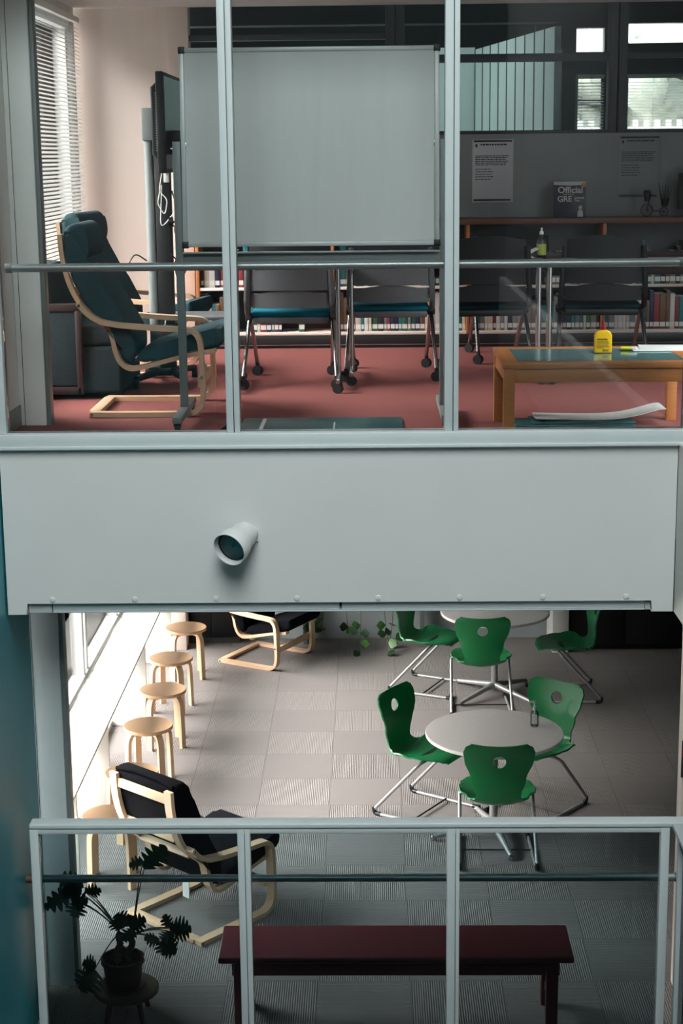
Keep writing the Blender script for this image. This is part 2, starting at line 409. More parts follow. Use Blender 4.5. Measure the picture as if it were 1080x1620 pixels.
# columns on the window side, lower and upper, with their metal edge strips
def pillar(x0, x1, y, z0, z1):
    c = MB().box(x0, x1, y, y+.10, z0, z1, M_frame if z0 < 1 else M_wallwhite, .004)
    c.box(x0+.026, x0+.029, y-.001, y+.01, z0, z1, M_gap)
    c = struct(c.build('trim_3'))
    MB().box(x1+.001, x1+.022, y+.012, y+.095, z0, z1, M_greymetal, .003).build('edge_strip', c)
pillar(-1.80, -1.630, 8.2, 0, 2.58)
pillar(-1.805, -1.668, 8.36, U, 5.44)
col = MB().box(1.612, 1.83, 8.11, 8.27, 0, 2.58, M_cream, .004); col.box(1.607, 1.613, 8.13, 8.25, 0, 2.58, M_white, .002)
struct(col.build('trim_4'))
# upper room shell
sbox('ceiling', LX-.2, 4.6, 7.6, 12.1, 5.44, 5.56, M_ceil)
sbox('wall_back', LX-1.4, 4.6, 12.04, 12.30, 5.56, 6.25, M_darkwall)
uw = MB().box(LX-.2, LX, 7.7, 12.0, U, 3.22, M_white).box(LX-.2, LX, 7.7, 12.0, 5.34, 5.46, M_white).box(LX-.2, LX, 7.7, 8.70, 3.22, 5.34, M_white).box(LX-.2, LX, 11.92, 12.0, 3.22, 5.34, M_white)
struct(uw.build('wall_left'))
sbox('wall_left', -1.93, -1.806, 7.72, 8.68, U, 5.44, M_wallwhite)
sbox('baseboard_left', -1.808, -1.796, 7.72, 8.36, U, U+.11, M_panelgrey, .003)
u2 = MB().box(LX-.12, LX-.04, 8.70, 8.76, 3.22, 5.34, M_white).box(LX-.12, LX-.04, 11.86, 11.92, 3.22, 5.34, M_white).box(LX-.12, LX-.04, 10.25, 10.31, 3.22, 5.34, M_white)
u2.box(LX-.12, LX-.02, 8.7, 11.92, 3.22, 3.27, M_white).box(LX-.12, LX-.02, 8.7, 11.92, 5.29, 5.34, M_white)
u2 = struct(u2.build('window_2'))
MB().box(LX-.09, LX-.08, 8.74, 11.9, 3.26, 5.3, M_winglass).build('pane', u2)
sbox('wall_right', 4.5, 4.7, 7.6, 17.2, U, 6.2, M_darkwall)
# back of the upper room: cream wall, pier, low grey panel wall with glazing over it
YB = 12.12
sbox('wall_back', LX-.2, -1.42, YB-.02, YB+.12, U, 5.5, M_cream)
sbox('trim_5', -1.42, -1.275, YB-.05, YB+.12, U, 5.5, M_cream, .004)
sbox('wall_back', -1.275, 4.5, YB, YB+.08, U, 4.545, M_panelgrey)
pg = MB()
for (x0, x1, d) in ((.12, .185, .10), (.19, .255, .10), (1.70, 1.762, .10), (1.772, 1.832, .13), (3.2, 3.3, .1)):
    pg.box(x0, x1, YB-.02, YB+d, 4.545, 5.9, M_darkmetal, .004)
pg.box(-1.275, .12, YB, YB+.08, 5.21, 5.25, M_darkmetal, .003).box(.255, 1.70, YB, YB+.08, 5.045, 5.10, M_darkmetal, .003).box(1.832, 3.2, YB, YB+.08, 5.06, 5.10, M_darkmetal, .003)
pg.box(-1.275, 4.5, YB, YB+.08, 4.545, 4.57, M_darkmetal, .003)
pg = struct(pg.build('window_3'))
for (x0, x1) in ((-1.275, .12), (.255, 1.70), (1.832, 3.2), (3.3, 4.5)):
    MB().box(x0, x1, YB+.035, YB+.041, 4.57, 5.9, M_winglass).build('pane', pg)
# the room beyond the glazing
sbox('ceiling', LX-1.2, 4.6, 12.2, 17.2, 6.1, 6.2, M_darkwall)
sbox('wall_back', LX-1.2, .97, 15.6, 15.75, U, 5.36, M_slatteal)
struct(MB().box(LX-1.4, LX-1.2, 12.0, 12.8, U, 6.2, M_midwall).box(LX-1.4, LX-1.2, 15.2, 17.2, U, 6.2, M_midwall).box(LX-1.4, LX-1.2, 12.8, 15.2, U, 3.9, M_midwall).box(LX-1.4, LX-1.2, 12.8, 15.2, 5.5, 6.2, M_midwall).build('wall_left'))
sbox('trim_6', LX-1.2, 1.42, 12.75, 12.95, 5.36, 6.1, M_darkwall)
p0, p1 = Vector((1.40, 12.9)), Vector((.97, 15.6))
sw = MB(); n = 9
for i in range(n):
    a, b = p0.lerp(p1, i/n), p0.lerp(p1, (i+.92)/n); d = (b-a).normalized(); q = Vector((d.y, -d.x))*.05
    sw.prism([(a.x, a.y), (b.x, b.y), (b.x+q.x, b.y+q.y), (a.x+q.x, a.y+q.y)], U, 5.34, M_slatteal, 'z')
    a2 = p0.lerp(p1, (i+.92)/n); b2 = p0.lerp(p1, (i+1)/n)
    sw.prism([(a2.x-.004, a2.y), (b2.x-.004, b2.y), (b2.x+.06, b2.y), (a2.x+.06, a2.y)], U, 5.34, M_darkmetal, 'z')
struct(sw.build('wall_right'))
a_, b_ = at(846, 150, 14.0).x, at(860, 150, 14.0).x
sbox('trim_7', a_, b_, 14.0, 14.1, U, 6.1, M_darkwall)
a_, b_ = at(869, 150, 15.0).x, at(888, 150, 15.0).x
sbox('trim_8', a_, b_, 15.0, 15.1, U, 5.3, M_cream, .004)
fw = MB()                    # far wall with its windows cut out
YF = 17.0
xs = [LX-1.2, 1.70, 1.83, 2.06, 2.34, 2.56, 4.4, 4.5]
for i in range(len(xs)-1):
    x0, x1 = xs[i], xs[i+1]
    if i % 2 == 0: fw.box(x0, x1, YF, YF+.15, U, 6.2, M_darkwall)
    else:
        fw.box(x0, x1, YF, YF+.15, U, 4.40, M_darkwall)
        if i == 3: fw.box(x0, x1, YF, YF+.15, 5.17, 5.39, M_darkwall).box(x0, x1, YF, YF+.15, 5.62, 6.2, M_darkwall)
        elif i == 5: fw.box(x0, x1, YF, YF+.15, 5.17, 5.47, M_darkwall).box(x0, x1, YF, YF+.15, 5.66, 6.2, M_darkwall)
        else: fw.box(x0, x1, YF, YF+.15, 5.17, 6.2, M_darkwall)
fw = struct(fw.build('wall_back'))
for k, (x0, x1) in enumerate(((1.70, 1.83), (2.06, 2.34), (2.56, 4.4))):
    w = MB().box(x0, x0+.03, YF+.02, YF+.08, 4.4, 5.17, M_greymetal).box(x1-.02, x1, YF+.02, YF+.08, 4.4, 5.17, M_greymetal).box(x0, x1, YF+.02, YF+.08, 4.4, 4.43, M_greymetal)
    if k < 2: w.box(x0, x1, YF+.02, YF+.08, 4.90, 4.93, M_greymetal)
    w = struct(w.build('window_4')); MB().box(x0, x1, YF+.05, YF+.056, 4.42, 5.17, M_tintglass).build('pane', w)
def blind(name, label, axis, pos, a0, a1, z0, z1, pitch, w, tilt, thing_loc=None):
    b = thing(name, label, 'blind', (pos if axis == 'y' else (a0+a1)/2, (a0+a1)/2 if axis == 'y' else pos, z0))
    h = (a1-a0)/2; H = z1-z0
    s = MB(); z = .03
    Rm = lambda z: Matrix.Translation((0, 0, z)) @ (Matrix.Rotation(tilt, 4, 'Y') if axis == 'y' else Matrix.Rotation(tilt, 4, 'X'))
    while z < H-.05:
        if axis == 'y': s.box(-w/2, w/2, -h, h, -.0006, .0006, M_blind, M=Rm(z))
        else: s.box(-h, h, -w/2, w/2, -.0006, .0006, M_blind, M=Rm(z))
        z += pitch
    s.build('slats', b)
    def bx(lo, hi, nm):
        q = MB()
        if axis == 'y': q.box(-w*.6, w*.6, -h, h, lo, hi, M_blind, .003)
        else: q.box(-h, h, -w*.6, w*.6, lo, hi, M_blind, .003)
        q.build(nm, b)
    bx(H-.04, H, 'headrail'); bx(0, .018, 'bottom_rail')
    for t in (-.72, .0, .72):
        if axis == 'y': MB().cyl((w/2, h*t, .01), (w/2, h*t, H-.02), .0012, M_blind, n=6).build('cord', b)
        else: MB().cyl((h*t, -w/2, .01), (h*t, -w/2, H-.02), .0012, M_blind, n=6).build('cord', b)
    return b
blind('venetian_blind', 'tall pale venetian blind in the window behind the armchairs, slats tilted open', 'y', LX+.05, 8.74, 11.86, 3.24, 5.36, .0255, .0245, rad(34))
blind('venetian_blind', 'narrow venetian blind in the slim far window past the glazed partition', 'x', YF-.04, 2.08, 2.34, 4.55, 5.17, .03, .025, rad(20))
blind('venetian_blind', 'wide venetian blind in the bright far window past the glazed partition', 'x', YF-.04, 2.57, 4.39, 4.55, 5.17, .03, .025, rad(8))
lt = thing('ceiling_light', 'long fluorescent ceiling light in the room past the glazed partition', 'lamp', (-.3, 14.3, 5.98))
MB().box(-.75, .75, -.16, .16, .04, .12, M_white, .01).build('housing', lt)
M_lamp = mat('lamp_diffuser', (250, 250, 244), .5, amt=.01); b_ = M_lamp.node_tree.nodes['Principled BSDF']
b_.inputs['Emission Color'].default_value = (.86, 1.0, .98, 1); b_.inputs['Emission Strength'].default_value = 17
MB().box(-.72, .72, -.14, .14, .0, .04, M_lamp, .01).build('diffuser', lt)
# outside
sbox('ground_exterior', -14, LX-.22, 2, 30, -.4, -.3, M_ext)
sbox('ground_exterior', -6, 24, 17.3, 60, 2.6, 2.7, M_ext)
fe = thing('picket_fence', 'white picket fence outdoors below the bright far windows', 'fence', (4, 19.5, 2.7))
q = MB(); q.box(-4, 4, -.02, .02, 1.92, 2.0, M_white).box(-4, 4, -.02, .02, 1.5, 1.56, M_white); q.build('rail', fe)
q = MB()
for i in range(64): q.box(-4+.126*i, -4+.126*i+.06, -.035, -.02, 0, 2.08, M_white)
q.build('pickets', fe)
def tree(x, y, z, h, r, label):
    t = thing('tree', label, 'tree', (x, y, z))
    MB().cyl((0, 0, 0), (0, 0, h*.6), .12, M_bark, .06).build('trunk', t)
    q = MB(); rnd = random.Random(int(x*10))
    for i in range(60):
        a = rnd.uniform(0, 2*PI); rr = r*.85*rnd.random()**.5
        q.sphere((rr*math.cos(a), rr*math.sin(a), h*.6+rnd.uniform(-.6, .7)*r), r*rnd.uniform(.16, .34), M_tree, u=9, v=6)
    q.build('foliage', t)
tree(4.6, 25, 2.7, 4.2, 1.3, 'bushy tree outdoors seen through the wide far window')
tree(2.6, 26, 2.7, 3.9, 1.1, 'smaller bushy tree outdoors seen through the slim far window')

# ------------------------------------------------------------------ upper glazing
g = MB().box(-1.78, 1.53, 7.585, 7.70, 3.078, 3.14, M_frame, .004).box(-1.78, 1.53, 7.572, 7.60, 3.068, 3.084, M_frame, .003)
g = struct(g.build('window_5'))
def mull(x0, xm, x1, z0=3.14, z1=5.45):
    q = MB().box(x0, xm-.0015, 7.60, 7.69, z0, z1, M_frame, .003).box(xm+.0015, x1, 7.60, 7.69, z0, z1, M_frame, .003).box(xm-.004, xm+.004, 7.615, 7.68, z0, z1, M_gap)
    q.build('mullion', g)
mull(-.675, -.640, -.612); mull(.341, .381, .407)
MB().box(-1.78, -1.708, 7.60, 7.69, 3.14, 5.45, M_frame, .004).build('jamb', g)
MB().box(1.455, 1.53, 7.60, 7.69, 3.14, 5.45, M_frame, .004).build('jamb', g)
for x0, x1 in ((-1.706, -.677), (-.610, .339), (.409, 1.453)):
    MB().box(x0, x1, 7.642, 7.650, 3.142, 5.45, M_glass).build('pane', g)
def handrail(x0, x1, z, label, posts, endcap=None):
    h = thing('handrail', label, 'handrail', (0, 7.725, z))
    MB().cyl((x0, 0, 0), (x1, 0, 0), .0195, M_steel, n=24).build('rail', h)
    q = MB().cyl((x0, 0, 0), (x0+.03, 0, 0), .022, endcap or M_greymetal, n=24)
    q.build('end_cap', h)
    MB().cyl((x1-.03, 0, 0), (x1, 0, 0), .022, M_greymetal, n=24).build('end_cap', h)
    for x in posts: MB().cyl((x, -.045, 0), (x, 0, 0), .009, M_greymetal, n=12).build('bracket', h)
handrail(-1.70, 1.46, 3.905, 'round steel handrail across the upper windows', (-.64, .374))
handrail(WX, 1.535, .846, 'round steel handrail behind the glass balustrade', (-.64, .385, 1.43), M_standwood)

# ------------------------------------------------------------------ glass balustrade
b = thing('glass_balustrade', 'pale grey framed glass balustrade along the lower opening', 'railing', (0, 7.62, 0))
MB().box(-1.70, 1.56, -.03, .055, 1.168, 1.193, M_frame, .006, 3).build('top_rail', b)
MB().box(-1.695, 1.452, -.024, .03, 1.140, 1.166, M_frame, .003).build('glazing_bead', b)
MB().box(-1.695, 1.452, -.024, .03, 0, .06, M_frame, .003).build('bottom_rail', b)
for x0, xm, x1 in ((-1.70, None, -1.658), (-.673, -.638, -.611), (.360, .402, .422), (1.410, None, 1.452)):
    q = MB()
    if xm is None: q.box(x0, x1, -.026, .034, 0, 1.166, M_frame, .003)
    else: q.box(x0, xm-.0012, -.026, .034, 0, 1.166, M_frame, .003).box(xm+.0012, x1, -.026, .034, 0, 1.166, M_frame, .003).box(xm-.003, xm+.003, -.02, .03, 0, 1.16, M_gap)
    q.build('post', b)
for x0, x1 in ((-1.656, -.675), (-.609, .358), (.424, 1.408)):
    MB().box(x0, x1, .0, .008, .06, 1.14, M_glass_low).build('pane', b)
b2 = thing('glass_balustrade', 'return of the glass balustrade turning the corner by the white post', 'railing', (1.505, 7.60, 0))
MB().box(-.045, .045, -6.0, -.013, 1.168, 1.193, M_frame, .006).build('top_rail', b2)
MB().box(-.02, .02, -6.0, -.03, 1.140, 1.166, M_frame, .003).build('glazing_bead', b2)
for y in (-.06, -1.1, -2.2, -3.3): MB().box(-.026, .026, y-.04, y, 0, 1.166, M_frame, .003).build('post', b2)
for y in (-1.1, -2.2, -3.3): MB().box(-.004, .004, y, y+1.0, .06, 1.14, M_glass_low).build('pane', b2)

# ------------------------------------------------------------------ wall spotlight
s = thing('spotlight', 'white round spotlight mounted on the white fascia', 'lamp', (0, 0, 0))
mp = at(397, 843, 7.6); mp = Vector((mp.x, 7.6, mp.z)); fc = at(367, 868, 7.435)
ax = (fc-(mp+Vector((-.012, -.05, .0)))).normalized(); ax = Vector((-.50, -.74, -.42)).normalized()
ax = Vector((-.44, -.84, -.31)).normalized(); fc = at(364, 868, 7.44)
q3 = ax.to_track_quat('Z', 'Y').to_matrix().to_4x4(); Mx = Matrix.Translation(fc-ax*.005) @ q3 @ Matrix.Scale(1.28, 4)
MB().lathe([(0, -.125), (.030, -.125), (.044, -.118), (.050, -.10), (.052, -.055), (.060, -.045), (.0645, -.02), (.0655, .012), (.064, .014), (.0615, .012), (.0585, -.012), (.05, -.03), (0, -.034)], M_white, M=Mx, n=40).build('housing', s)
MB().lathe([(.0605, -.004), (.0605, -.010), (.050, -.012), (.050, -.006)], M_black, M=Mx, n=40).build('gasket', s)
rf = MB().lathe([(.050, -.008), (.044, -.018), (.034, -.026), (.02, -.030), (.0, -.031)], M_mirror, M=Mx, n=16).build('reflector', s)
q = MB().sphere((0, 0, 0), .008, M_bottle); o = q.build('bulb', s); o.matrix_local = Matrix.Translation(fc-ax*.03)
MB().lathe([(0, -.0062), (.050, -.006), (.050, -.008), (0, -.0082)], M_winglass, M=Mx, n=40).build('lens', s)
k = MB().cyl((mp.x, 7.6, mp.z), (mp.x, 7.565, mp.z), .034, M_white, .032, n=28)
k.cyl((mp.x, 7.57, mp.z), fc-ax*.11, .030, M_white, .030, n=24)
k.build('mount', s)
MB().cyl(mp+Vector((.026, -.045, -.03)), mp+Vector((.034, -.05, -.034)), .006, M_greymetal, n=12).build('knob', s)
# ------------------------------------------------------------------ window counters
def counter(y0, y1, label, panels, leg=None):
    c = thing('window_counter', label, 'counter', (LX+.155, y0, 0), 0, None)
    D = y1-y0
    MB().box(-.15, .15, .002, D-.002, .70, .722, M_whiteplast, .003).build('worktop', c)
    for p in panels: MB().box(-.15, .128, p-.011, p+.011, 0, .70, M_whiteplast, .002).build('side_panel', c)
    if leg:
        MB().box(.06, .09, leg-.012, leg+.012, 0, .70, M_whiteplast, .003).build('leg', c)
        k = MB().box(.09, .145, leg-.01, leg+.01, 0, .012, M_black, .003).box(.088, .096, leg-.01, leg+.01, 0, .05, M_black, .003); k.build('foot_bracket', c)
counter(8.56, 10.60, 'white window counter nearest the glass balustrade, behind the black armchair', (1.98,), .95)
counter(10.60, 12.44, 'white window counter in the middle of the row under the lower window', (1.81,))
counter(12.44, 14.42, 'white window counter farthest from the balustrade, beside the last stool', (1.62,))

# ------------------------------------------------------------------ stools
def stool(label):
    s = thing('stool', label, 'stool', (0, 0, 0), 0, 'round birch stools along the window counter')
    MB().lathe([(0, .412), (.168, .412), (.176, .417), (.178, .425), (.178, .434), (.174, .440), (0, .441)], M_birchtop, n=48).build('seat', s)
    path = smooth2([(.175, 0), (.172, .15), (.168, .30), (.162, .355), (.142, .388), (.115, .399), (.06, .401)], 6)
    for k in range(4):
        m = MB().ribbon(path, -.024, .024, .026, M_birch)
        bmesh.ops.rotate(m.bm, verts=m.bm.verts, cent=(0, 0, 0), matrix=Matrix.Rotation(PI/2*k+PI/4, 3, 'Z'))
        m.build('leg', s)
    return s
spots = [((294, 992), 10, 'birch stool farthest from the balustrade, by the end of the counter'),
         ((270, 1040), -12, 'second birch stool counting from the far end of the counter'),
         ((257.5, 1090), 14, 'third birch stool counting from the far end of the counter'),
         ((234.5, 1146.5), -8, 'fourth birch stool counting from the far end of the counter'),
         ((208, 1221), 24, 'birch stool partly hidden behind the top of the black armchair back'),
         ((175, 1289), 5, 'birch stool nearest the balustrade, tucked behind the black armchair')]
st = None
for (px, py), a, lab in spots:
    p = fl(px, py, .44)
    if st is None: st = stool(lab); st.location = (p.x, p.y, 0); st.rotation_euler.z = rad(a)
    else: dup(st, (p.x, p.y, 0), rad(a), lab)

# ------------------------------------------------------------------ bentwood armchairs
ARM = smooth2([(-.305, .016), (-.1, .014), (.15, .014), (.235, .018), (.285, .055), (.300, .13), (.298, .25), (.294, .36), (.284, .415), (.258, .448), (.215, .460), (.08, .468), (-.09, .482), (-.17, .493), (-.23, .507), (-.29, .545), (-.342, .602)], 5)
SP = smooth2([(-.432, .956), (-.424, .84), (-.396, .712), (-.343, .60), (-.255, .509), (-.188, .445), (-.163, .34), (-.139, .284), (-.093, .252), (-.023, .258), (.116, .294), (.22, .319), (.368, .345)], 5)
def armchair(label, fab, headrest, group, wood):
    a = thing('armchair', label, 'armchair', (0, 0, 0), 0, group)
    for s in (-1, 1):
        y0, y1 = (.265, .325) if s > 0 else (-.325, -.265)
        MB().ribbon(ARM, y0, y1, .026, wood).build('arm_frame', a)
        y0, y1 = (.205, .262) if s > 0 else (-.262, -.205)
        MB().ribbon(SP, y0, y1, .024, wood).build('seat_rail', a)
        for x, z in ((.297, .21), (-.335, .592), (-.292, .016)): MB().cyl((x, s*.324, z), (x, s*.331, z), .008, M_chrome, n=12).build('bolt', a)
    for nm, x0, x1, z0, z1 in (('cross_rail', .268, .292, .15, .205), ('base_rail', -.315, -.255, .004, .030)):
        MB().box(x0, x1, -.264, .264, z0, z1, wood, .003).build(nm, a)
    R = lambda x, z, ang: Matrix.Translation((x, 0, z)) @ Matrix.Rotation(ang, 4, 'Y')
    for x, z, ang in ((-.424, .90, .06), (-.372, .655, .30), (-.262, .52, .75)):
        MB().box(-.009, .009, -.21, .21, -.026, .026, wood, .003, M=R(x, z, ang)).build('back_rail', a)
    MB().box(-.009, .009, -.21, .21, -.026, .026, wood, .003, M=R(.10, .285, 1.4)).build('seat_slat', a)
    back = None
    base_ = [(-.415, .955), (-.408, .845), (-.380, .718), (-.328, .612), (-.242, .522), (-.172, .45), (-.148, .345), (-.122, .300), (-.09, .285), (-.06, .33), (-.058, .392), (-.075, .44), (-.15, .584)]
    back = base_+([(-.215, .68), (-.280, .80), (-.305, .86), (-.325, .905), (-.35, .94), (-.38, .968)] if headrest else [(-.20, .69), (-.265, .863), (-.29, .95), (-.325, .985), (-.38, .985)])
    q = MB().prism(back, -.262, .262, fab, 'y', bev=.028, seg=3)
    q.build('back_cushion', a)
    seat = [(-.065, .292), (-.005, .282), (.116, .312), (.22, .336), (.385, .362), (.412, .39), (.42, .425), (.405, .466), (.36, .462), (.244, .432), (.07, .382), (-.03, .345)]
    MB().prism(seat, -.265, .265, fab, 'y', bev=.026, seg=3).build('seat_cushion', a)
    # seams
    q = MB()
    for x, z in ((-.20, .655),): q.tube([(x, -.255, z), (x, .255, z)], .003, fab, n=6)
    q.build('seam', a)
    if headrest:
        hr = smooth2([(-.412, .86), (-.414, .94), (-.395, .995), (-.345, 1.013), (-.305, .99), (-.285, .93), (-.285, .865), (-.305, .82), (-.345, .805), (-.385, .82), (-.412, .86)], 4)
        MB().prism([(p.x, p.y) for p in hr[:-1]], -.25, .25, fab, 'y', bev=.03, seg=4).build('headrest', a)
    else:
        MB().tube([(-.405, -.24, .972), (-.40, -.1, .992), (-.40, .1, .992), (-.405, .24, .972)], .012, fab, n=8).build('tie', a)
    return a
gl_ = 'black bentwood armchairs on the lower floor'
c0 = fl(212, 1443, 0); c1 = fl(313, 1499, 0); dirn = Vector((.66, .75, 0)).normalized()
cen = (c0+c1)/2 + dirn*.29
ac = armchair('black cushioned bentwood armchair seen from behind, beside the potted plant', M_blackfab, False, gl_, M_birch)
ac.location = (cen.x, cen.y, 0); ac.rotation_euler.z = math.atan2(dirn.y, dirn.x)
t = MB().box(-.04, .04, -.002, .002, -.10, .0, M_paper, .001).box(-.025, .03, .004, .008, -.11, .0, M_paper, .001, M=Matrix.Rotation(.3, 4, 'Z'))
t = t.build('care_label', ac); t.location = (-.13, -.02, .262); t.rotation_euler.z = 1.2
dup(ac, (-.95, 14.20, 0), rad(-29), 'black cushioned bentwood armchair at the far end of the carpet, cut off by the fascia')
ga = 'teal blue bentwood armchairs on the upper floor'
au = armchair('teal blue bentwood armchair nearest the upper window, side on, headrest on top', M_blue, True, ga, M_birch)
au.location = (-1.185, 8.93, U); au.rotation_euler.z = rad(0)
dup(au, (-1.475, 10.58, U), rad(-10), 'teal blue bentwood armchair standing behind the other, against the blinds')

# ------------------------------------------------------------------ round tables
def round_table(label):
    t = thing('round_table', label, 'table', (0, 0, 0), 0, 'round pale pedestal tables')
    MB().lathe([(0, .695), (.440, .695), (.448, .700), (.4495, .708), (.4495, .717), (.446, .721), (0, .7215)], M_tabletop, n=72).build('tabletop', t)
    MB().cyl((0, 0, .06), (0, 0, .69), .027, M_tube, n=28).cyl((0, 0, .67), (0, 0, .695), .10, M_tube, n=28).build('column', t)
    for k in range(4):
        m = MB().tube([(.02, 0, .085), (.2, 0, .058), (.405, 0, .028)], [.026, .021, .015], M_tube, n=12)
        bmesh.ops.rotate(m.bm, verts=m.bm.verts, cent=(0, 0, 0), matrix=Matrix.Rotation(PI/2*k, 3, 'Z'))
        l = m.build('foot_arm', t)
        MB().lathe([(0, 0), (.016, 0), (.019, .008), (.018, .028), (.008, .038), (0, .04)], M_chrome, n=16, c=(.405*math.cos(PI/2*k), .405*math.sin(PI/2*k), 0)).build('glide', l)
    return t
rt = round_table('round pale pedestal table with a sanitizer bottle on it'); rt.location = (.79, 10.22, 0); rt.rotation_euler.z = rad(12)
dup(rt, (1.012, 13.14, 0), rad(45), 'round pale pedestal table farther back, its edge cut off by the fascia')
sp_ = fl(845, 1148, .722)
sb = thing('sanitizer_bottle', 'clear pump bottle standing on the nearer round table', 'bottle', (sp_.x, sp_.y, .722))
MB().lathe([(0, .0), (.024, .0), (.027, .004), (.027, .085), (.022, .10), (.012, .108), (.012, .115), (0, .116)], M_bottle, n=28).build('body', sb)
MB().lathe([(0, .004), (.0235, .004), (.0235, .06), (0, .061)], M_gel, n=28).build('gel', sb)
MB().lathe([(.013, .108), (.014, .112), (.014, .128), (.006, .132), (.005, .165), (0, .166)], M_whiteplast, n=20).build('collar', sb)
MB().box(-.042, .012, -.008, .008, .160, .170, M_whiteplast, .003).cyl((0, 0, .02), (0, 0, .12), .003, M_whiteplast, n=8).build('pump', sb)

# ------------------------------------------------------------------ green cantilever chairs
def green_chair(label):
    c = thing('cantilever_chair', label, 'chair', (0, 0, 0), 0, 'green cantilever chairs around the round tables')
    prof = smooth2([(.235, .425), (.20, .447), (.12, .446), (.02, .428), (-.08, .408), (-.15, .402), (-.205, .425), (-.238, .48), (-.248, .56), (-.252, .64), (-.264, .73), (-.285, .80), (-.296, .832)], 5)
    wid = [(0, .10), (.04, .15), (.10, .19), (.20, .228), (.32, .245), (.40, .238), (.47, .195), (.535, .150), (.60, .138), (.72, .168), (.86, .213), (.93, .222), (.97, .21), (1.0, .175)]
    lift = [(0, -.01), (.12, .01), (.25, .035), (.36, .068), (.43, .068), (.5, .035), (.57, .015), (.65, .02), (.8, .035), (1, .03)]
    def ev(tb, t):
        for (a, va), (b, vb) in zip(tb, tb[1:]):
            if t <= b:
                q = (t-a)/(b-a); q = q*q*(3-2*q); return va+(vb-va)*q
        return tb[-1][1]
    bm = bmesh.new(); NS = 22; rows = []; n = len(prof)
    ln = [0]
    for a, b in zip(prof, prof[1:]): ln.append(ln[-1]+(b-a).length)
    for i, p in enumerate(prof):
        t = ln[i]/ln[-1]; w = ev(wid, t); lf = ev(lift, t)
        tg = (prof[min(i+1, n-1)]-prof[max(i-1, 0)]).normalized(); nr = Vector((tg.y, -tg.x))   # towards the sitter
        row = []
        for k in range(NS+1):
            s = -1+2*k/NS; d = lf*abs(s)**2.1
            row.append(bm.verts.new((p.x+nr.x*d, w*s, p.y+nr.y*d)))
        rows.append(row)
    for A, B in zip(rows, rows[1:]):
        for k in range(NS): bm.faces.new((A[k], A[k+1], B[k+1], B[k]))
    me = bpy.data.meshes.new('tmp'); bm.to_mesh(me); bm.free()
    o = bpy.data.objects.new('tmp', me); COL.objects.link(o)
    md = o.modifiers.new('s', 'SOLIDIFY'); md.thickness = .011; md.offset = 0
    cut = MB().cyl((-.45, 0, .722), (-.05, 0, .722), .042, M_green, n=36).build('cut')
    bo = o.modifiers.new('b', 'BOOLEAN'); bo.operation = 'DIFFERENCE'; bo.object = cut; bo.solver = 'EXACT'
    bpy.context.view_layer.update()
    me2 = bpy.data.meshes.new_from_object(o.evaluated_get(bpy.context.evaluated_depsgraph_get()))
    bpy.data.objects.remove(o); bpy.data.objects.remove(cut)
    me2.materials.clear(); me2.materials.append(M_green); me2.name = 'shell'
    me2.polygons.foreach_set('material_index', [0]*len(me2.polygons))
    me2.polygons.foreach_set('use_smooth', [True]*len(me2.polygons)); me2.set_sharp_from_angle(angle=rad(50))
    o = bpy.data.objects.new('shell', me2); COL.objects.link(o); o.parent = c
    pts_all = []
    for s in (-1, 1):
        q = MB().tube([(.07, s*.09, .425), (.07, s*.195, .425), (.055, s*.232, .405), (-.265, s*.243, .05), (-.275, s*.243, .013), (-.20, s*.24, .013), (.27, s*.225, .013)], .0115, M_tube, n=12, fillet=.05)
        q.build('runner', c)
        q = MB().tube([(-.273, s*.243, .055), (-.270, s*.243, .014), (-.225, s*.2405, .0135)], .0150, M_black, n=12, fillet=.03); q.build('heel_cap', c)
        MB().cyl((.235, s*.2265, .0135), (.285, s*.2245, .0135), .0152, M_black, n=14).build('end_cap', c)
    MB().tube([(.02, -.236, .018), (.02, .236, .018)], .006, M_black, n=8).build('cross_bar', c)
    MB().box(.01, .12, -.14, .14, .424, .440, M_black, .005).build('seat_mount', c)
    return c
def dirang(dx, dy): return math.atan2(dy, dx)
gc = green_chair('green cantilever chair at the nearer table, back towards the balustrade')
gc.location = (.785, 9.925, 0); gc.rotation_euler.z = dirang(.02, 1)
dup(gc, (.365, 10.63, 0), dirang(.42, -.27), 'green cantilever chair in profile beside the nearer round table, out on the open carpet')
dup(gc, (1.115, 10.70, 0), dirang(-.55, -.72), 'green cantilever chair behind the sanitizer bottle on the nearer round table')
dup(gc, (.87, 12.80, 0), dirang(0, 1), 'green cantilever chair at the farther table, back towards the nearer table')
dup(gc, (.49, 13.32, 0), dirang(.9, -.42), 'green cantilever chair in profile beside the farther table, nearest the rear black armchair')
dup(gc, (1.585, 13.12, 0), dirang(-1, -.05), 'green cantilever chair at the farther table on the side by the dark cabinet')

# ------------------------------------------------------------------ red bench
b = thing('bench', 'long dark red bench behind the lower glass balustrade', 'bench', (.107, 7.885, 0))
MB().box(-.905, .905, -.185, .185, .385, .42, M_benchred, .010, 3).build('seat', b)
MB().box(-.84, .84, -.125, -.095, .29, .387, M_benchred, .004).build('apron', b)
MB().box(-.84, .84, .095, .125, .29, .387, M_benchred, .004).build('apron', b)
for sx in (-1, 1):
    for sy in (-1, 1): MB().box(sx*.80-.03, sx*.80+.03, sy*.12-.028, sy*.12+.028, 0, .387, M_benchred, .005).build('leg', b)
    MB().box(sx*.80-.014, sx*.80+.014, -.1, .1, .10, .15, M_benchred, .004).build('stretcher', b)

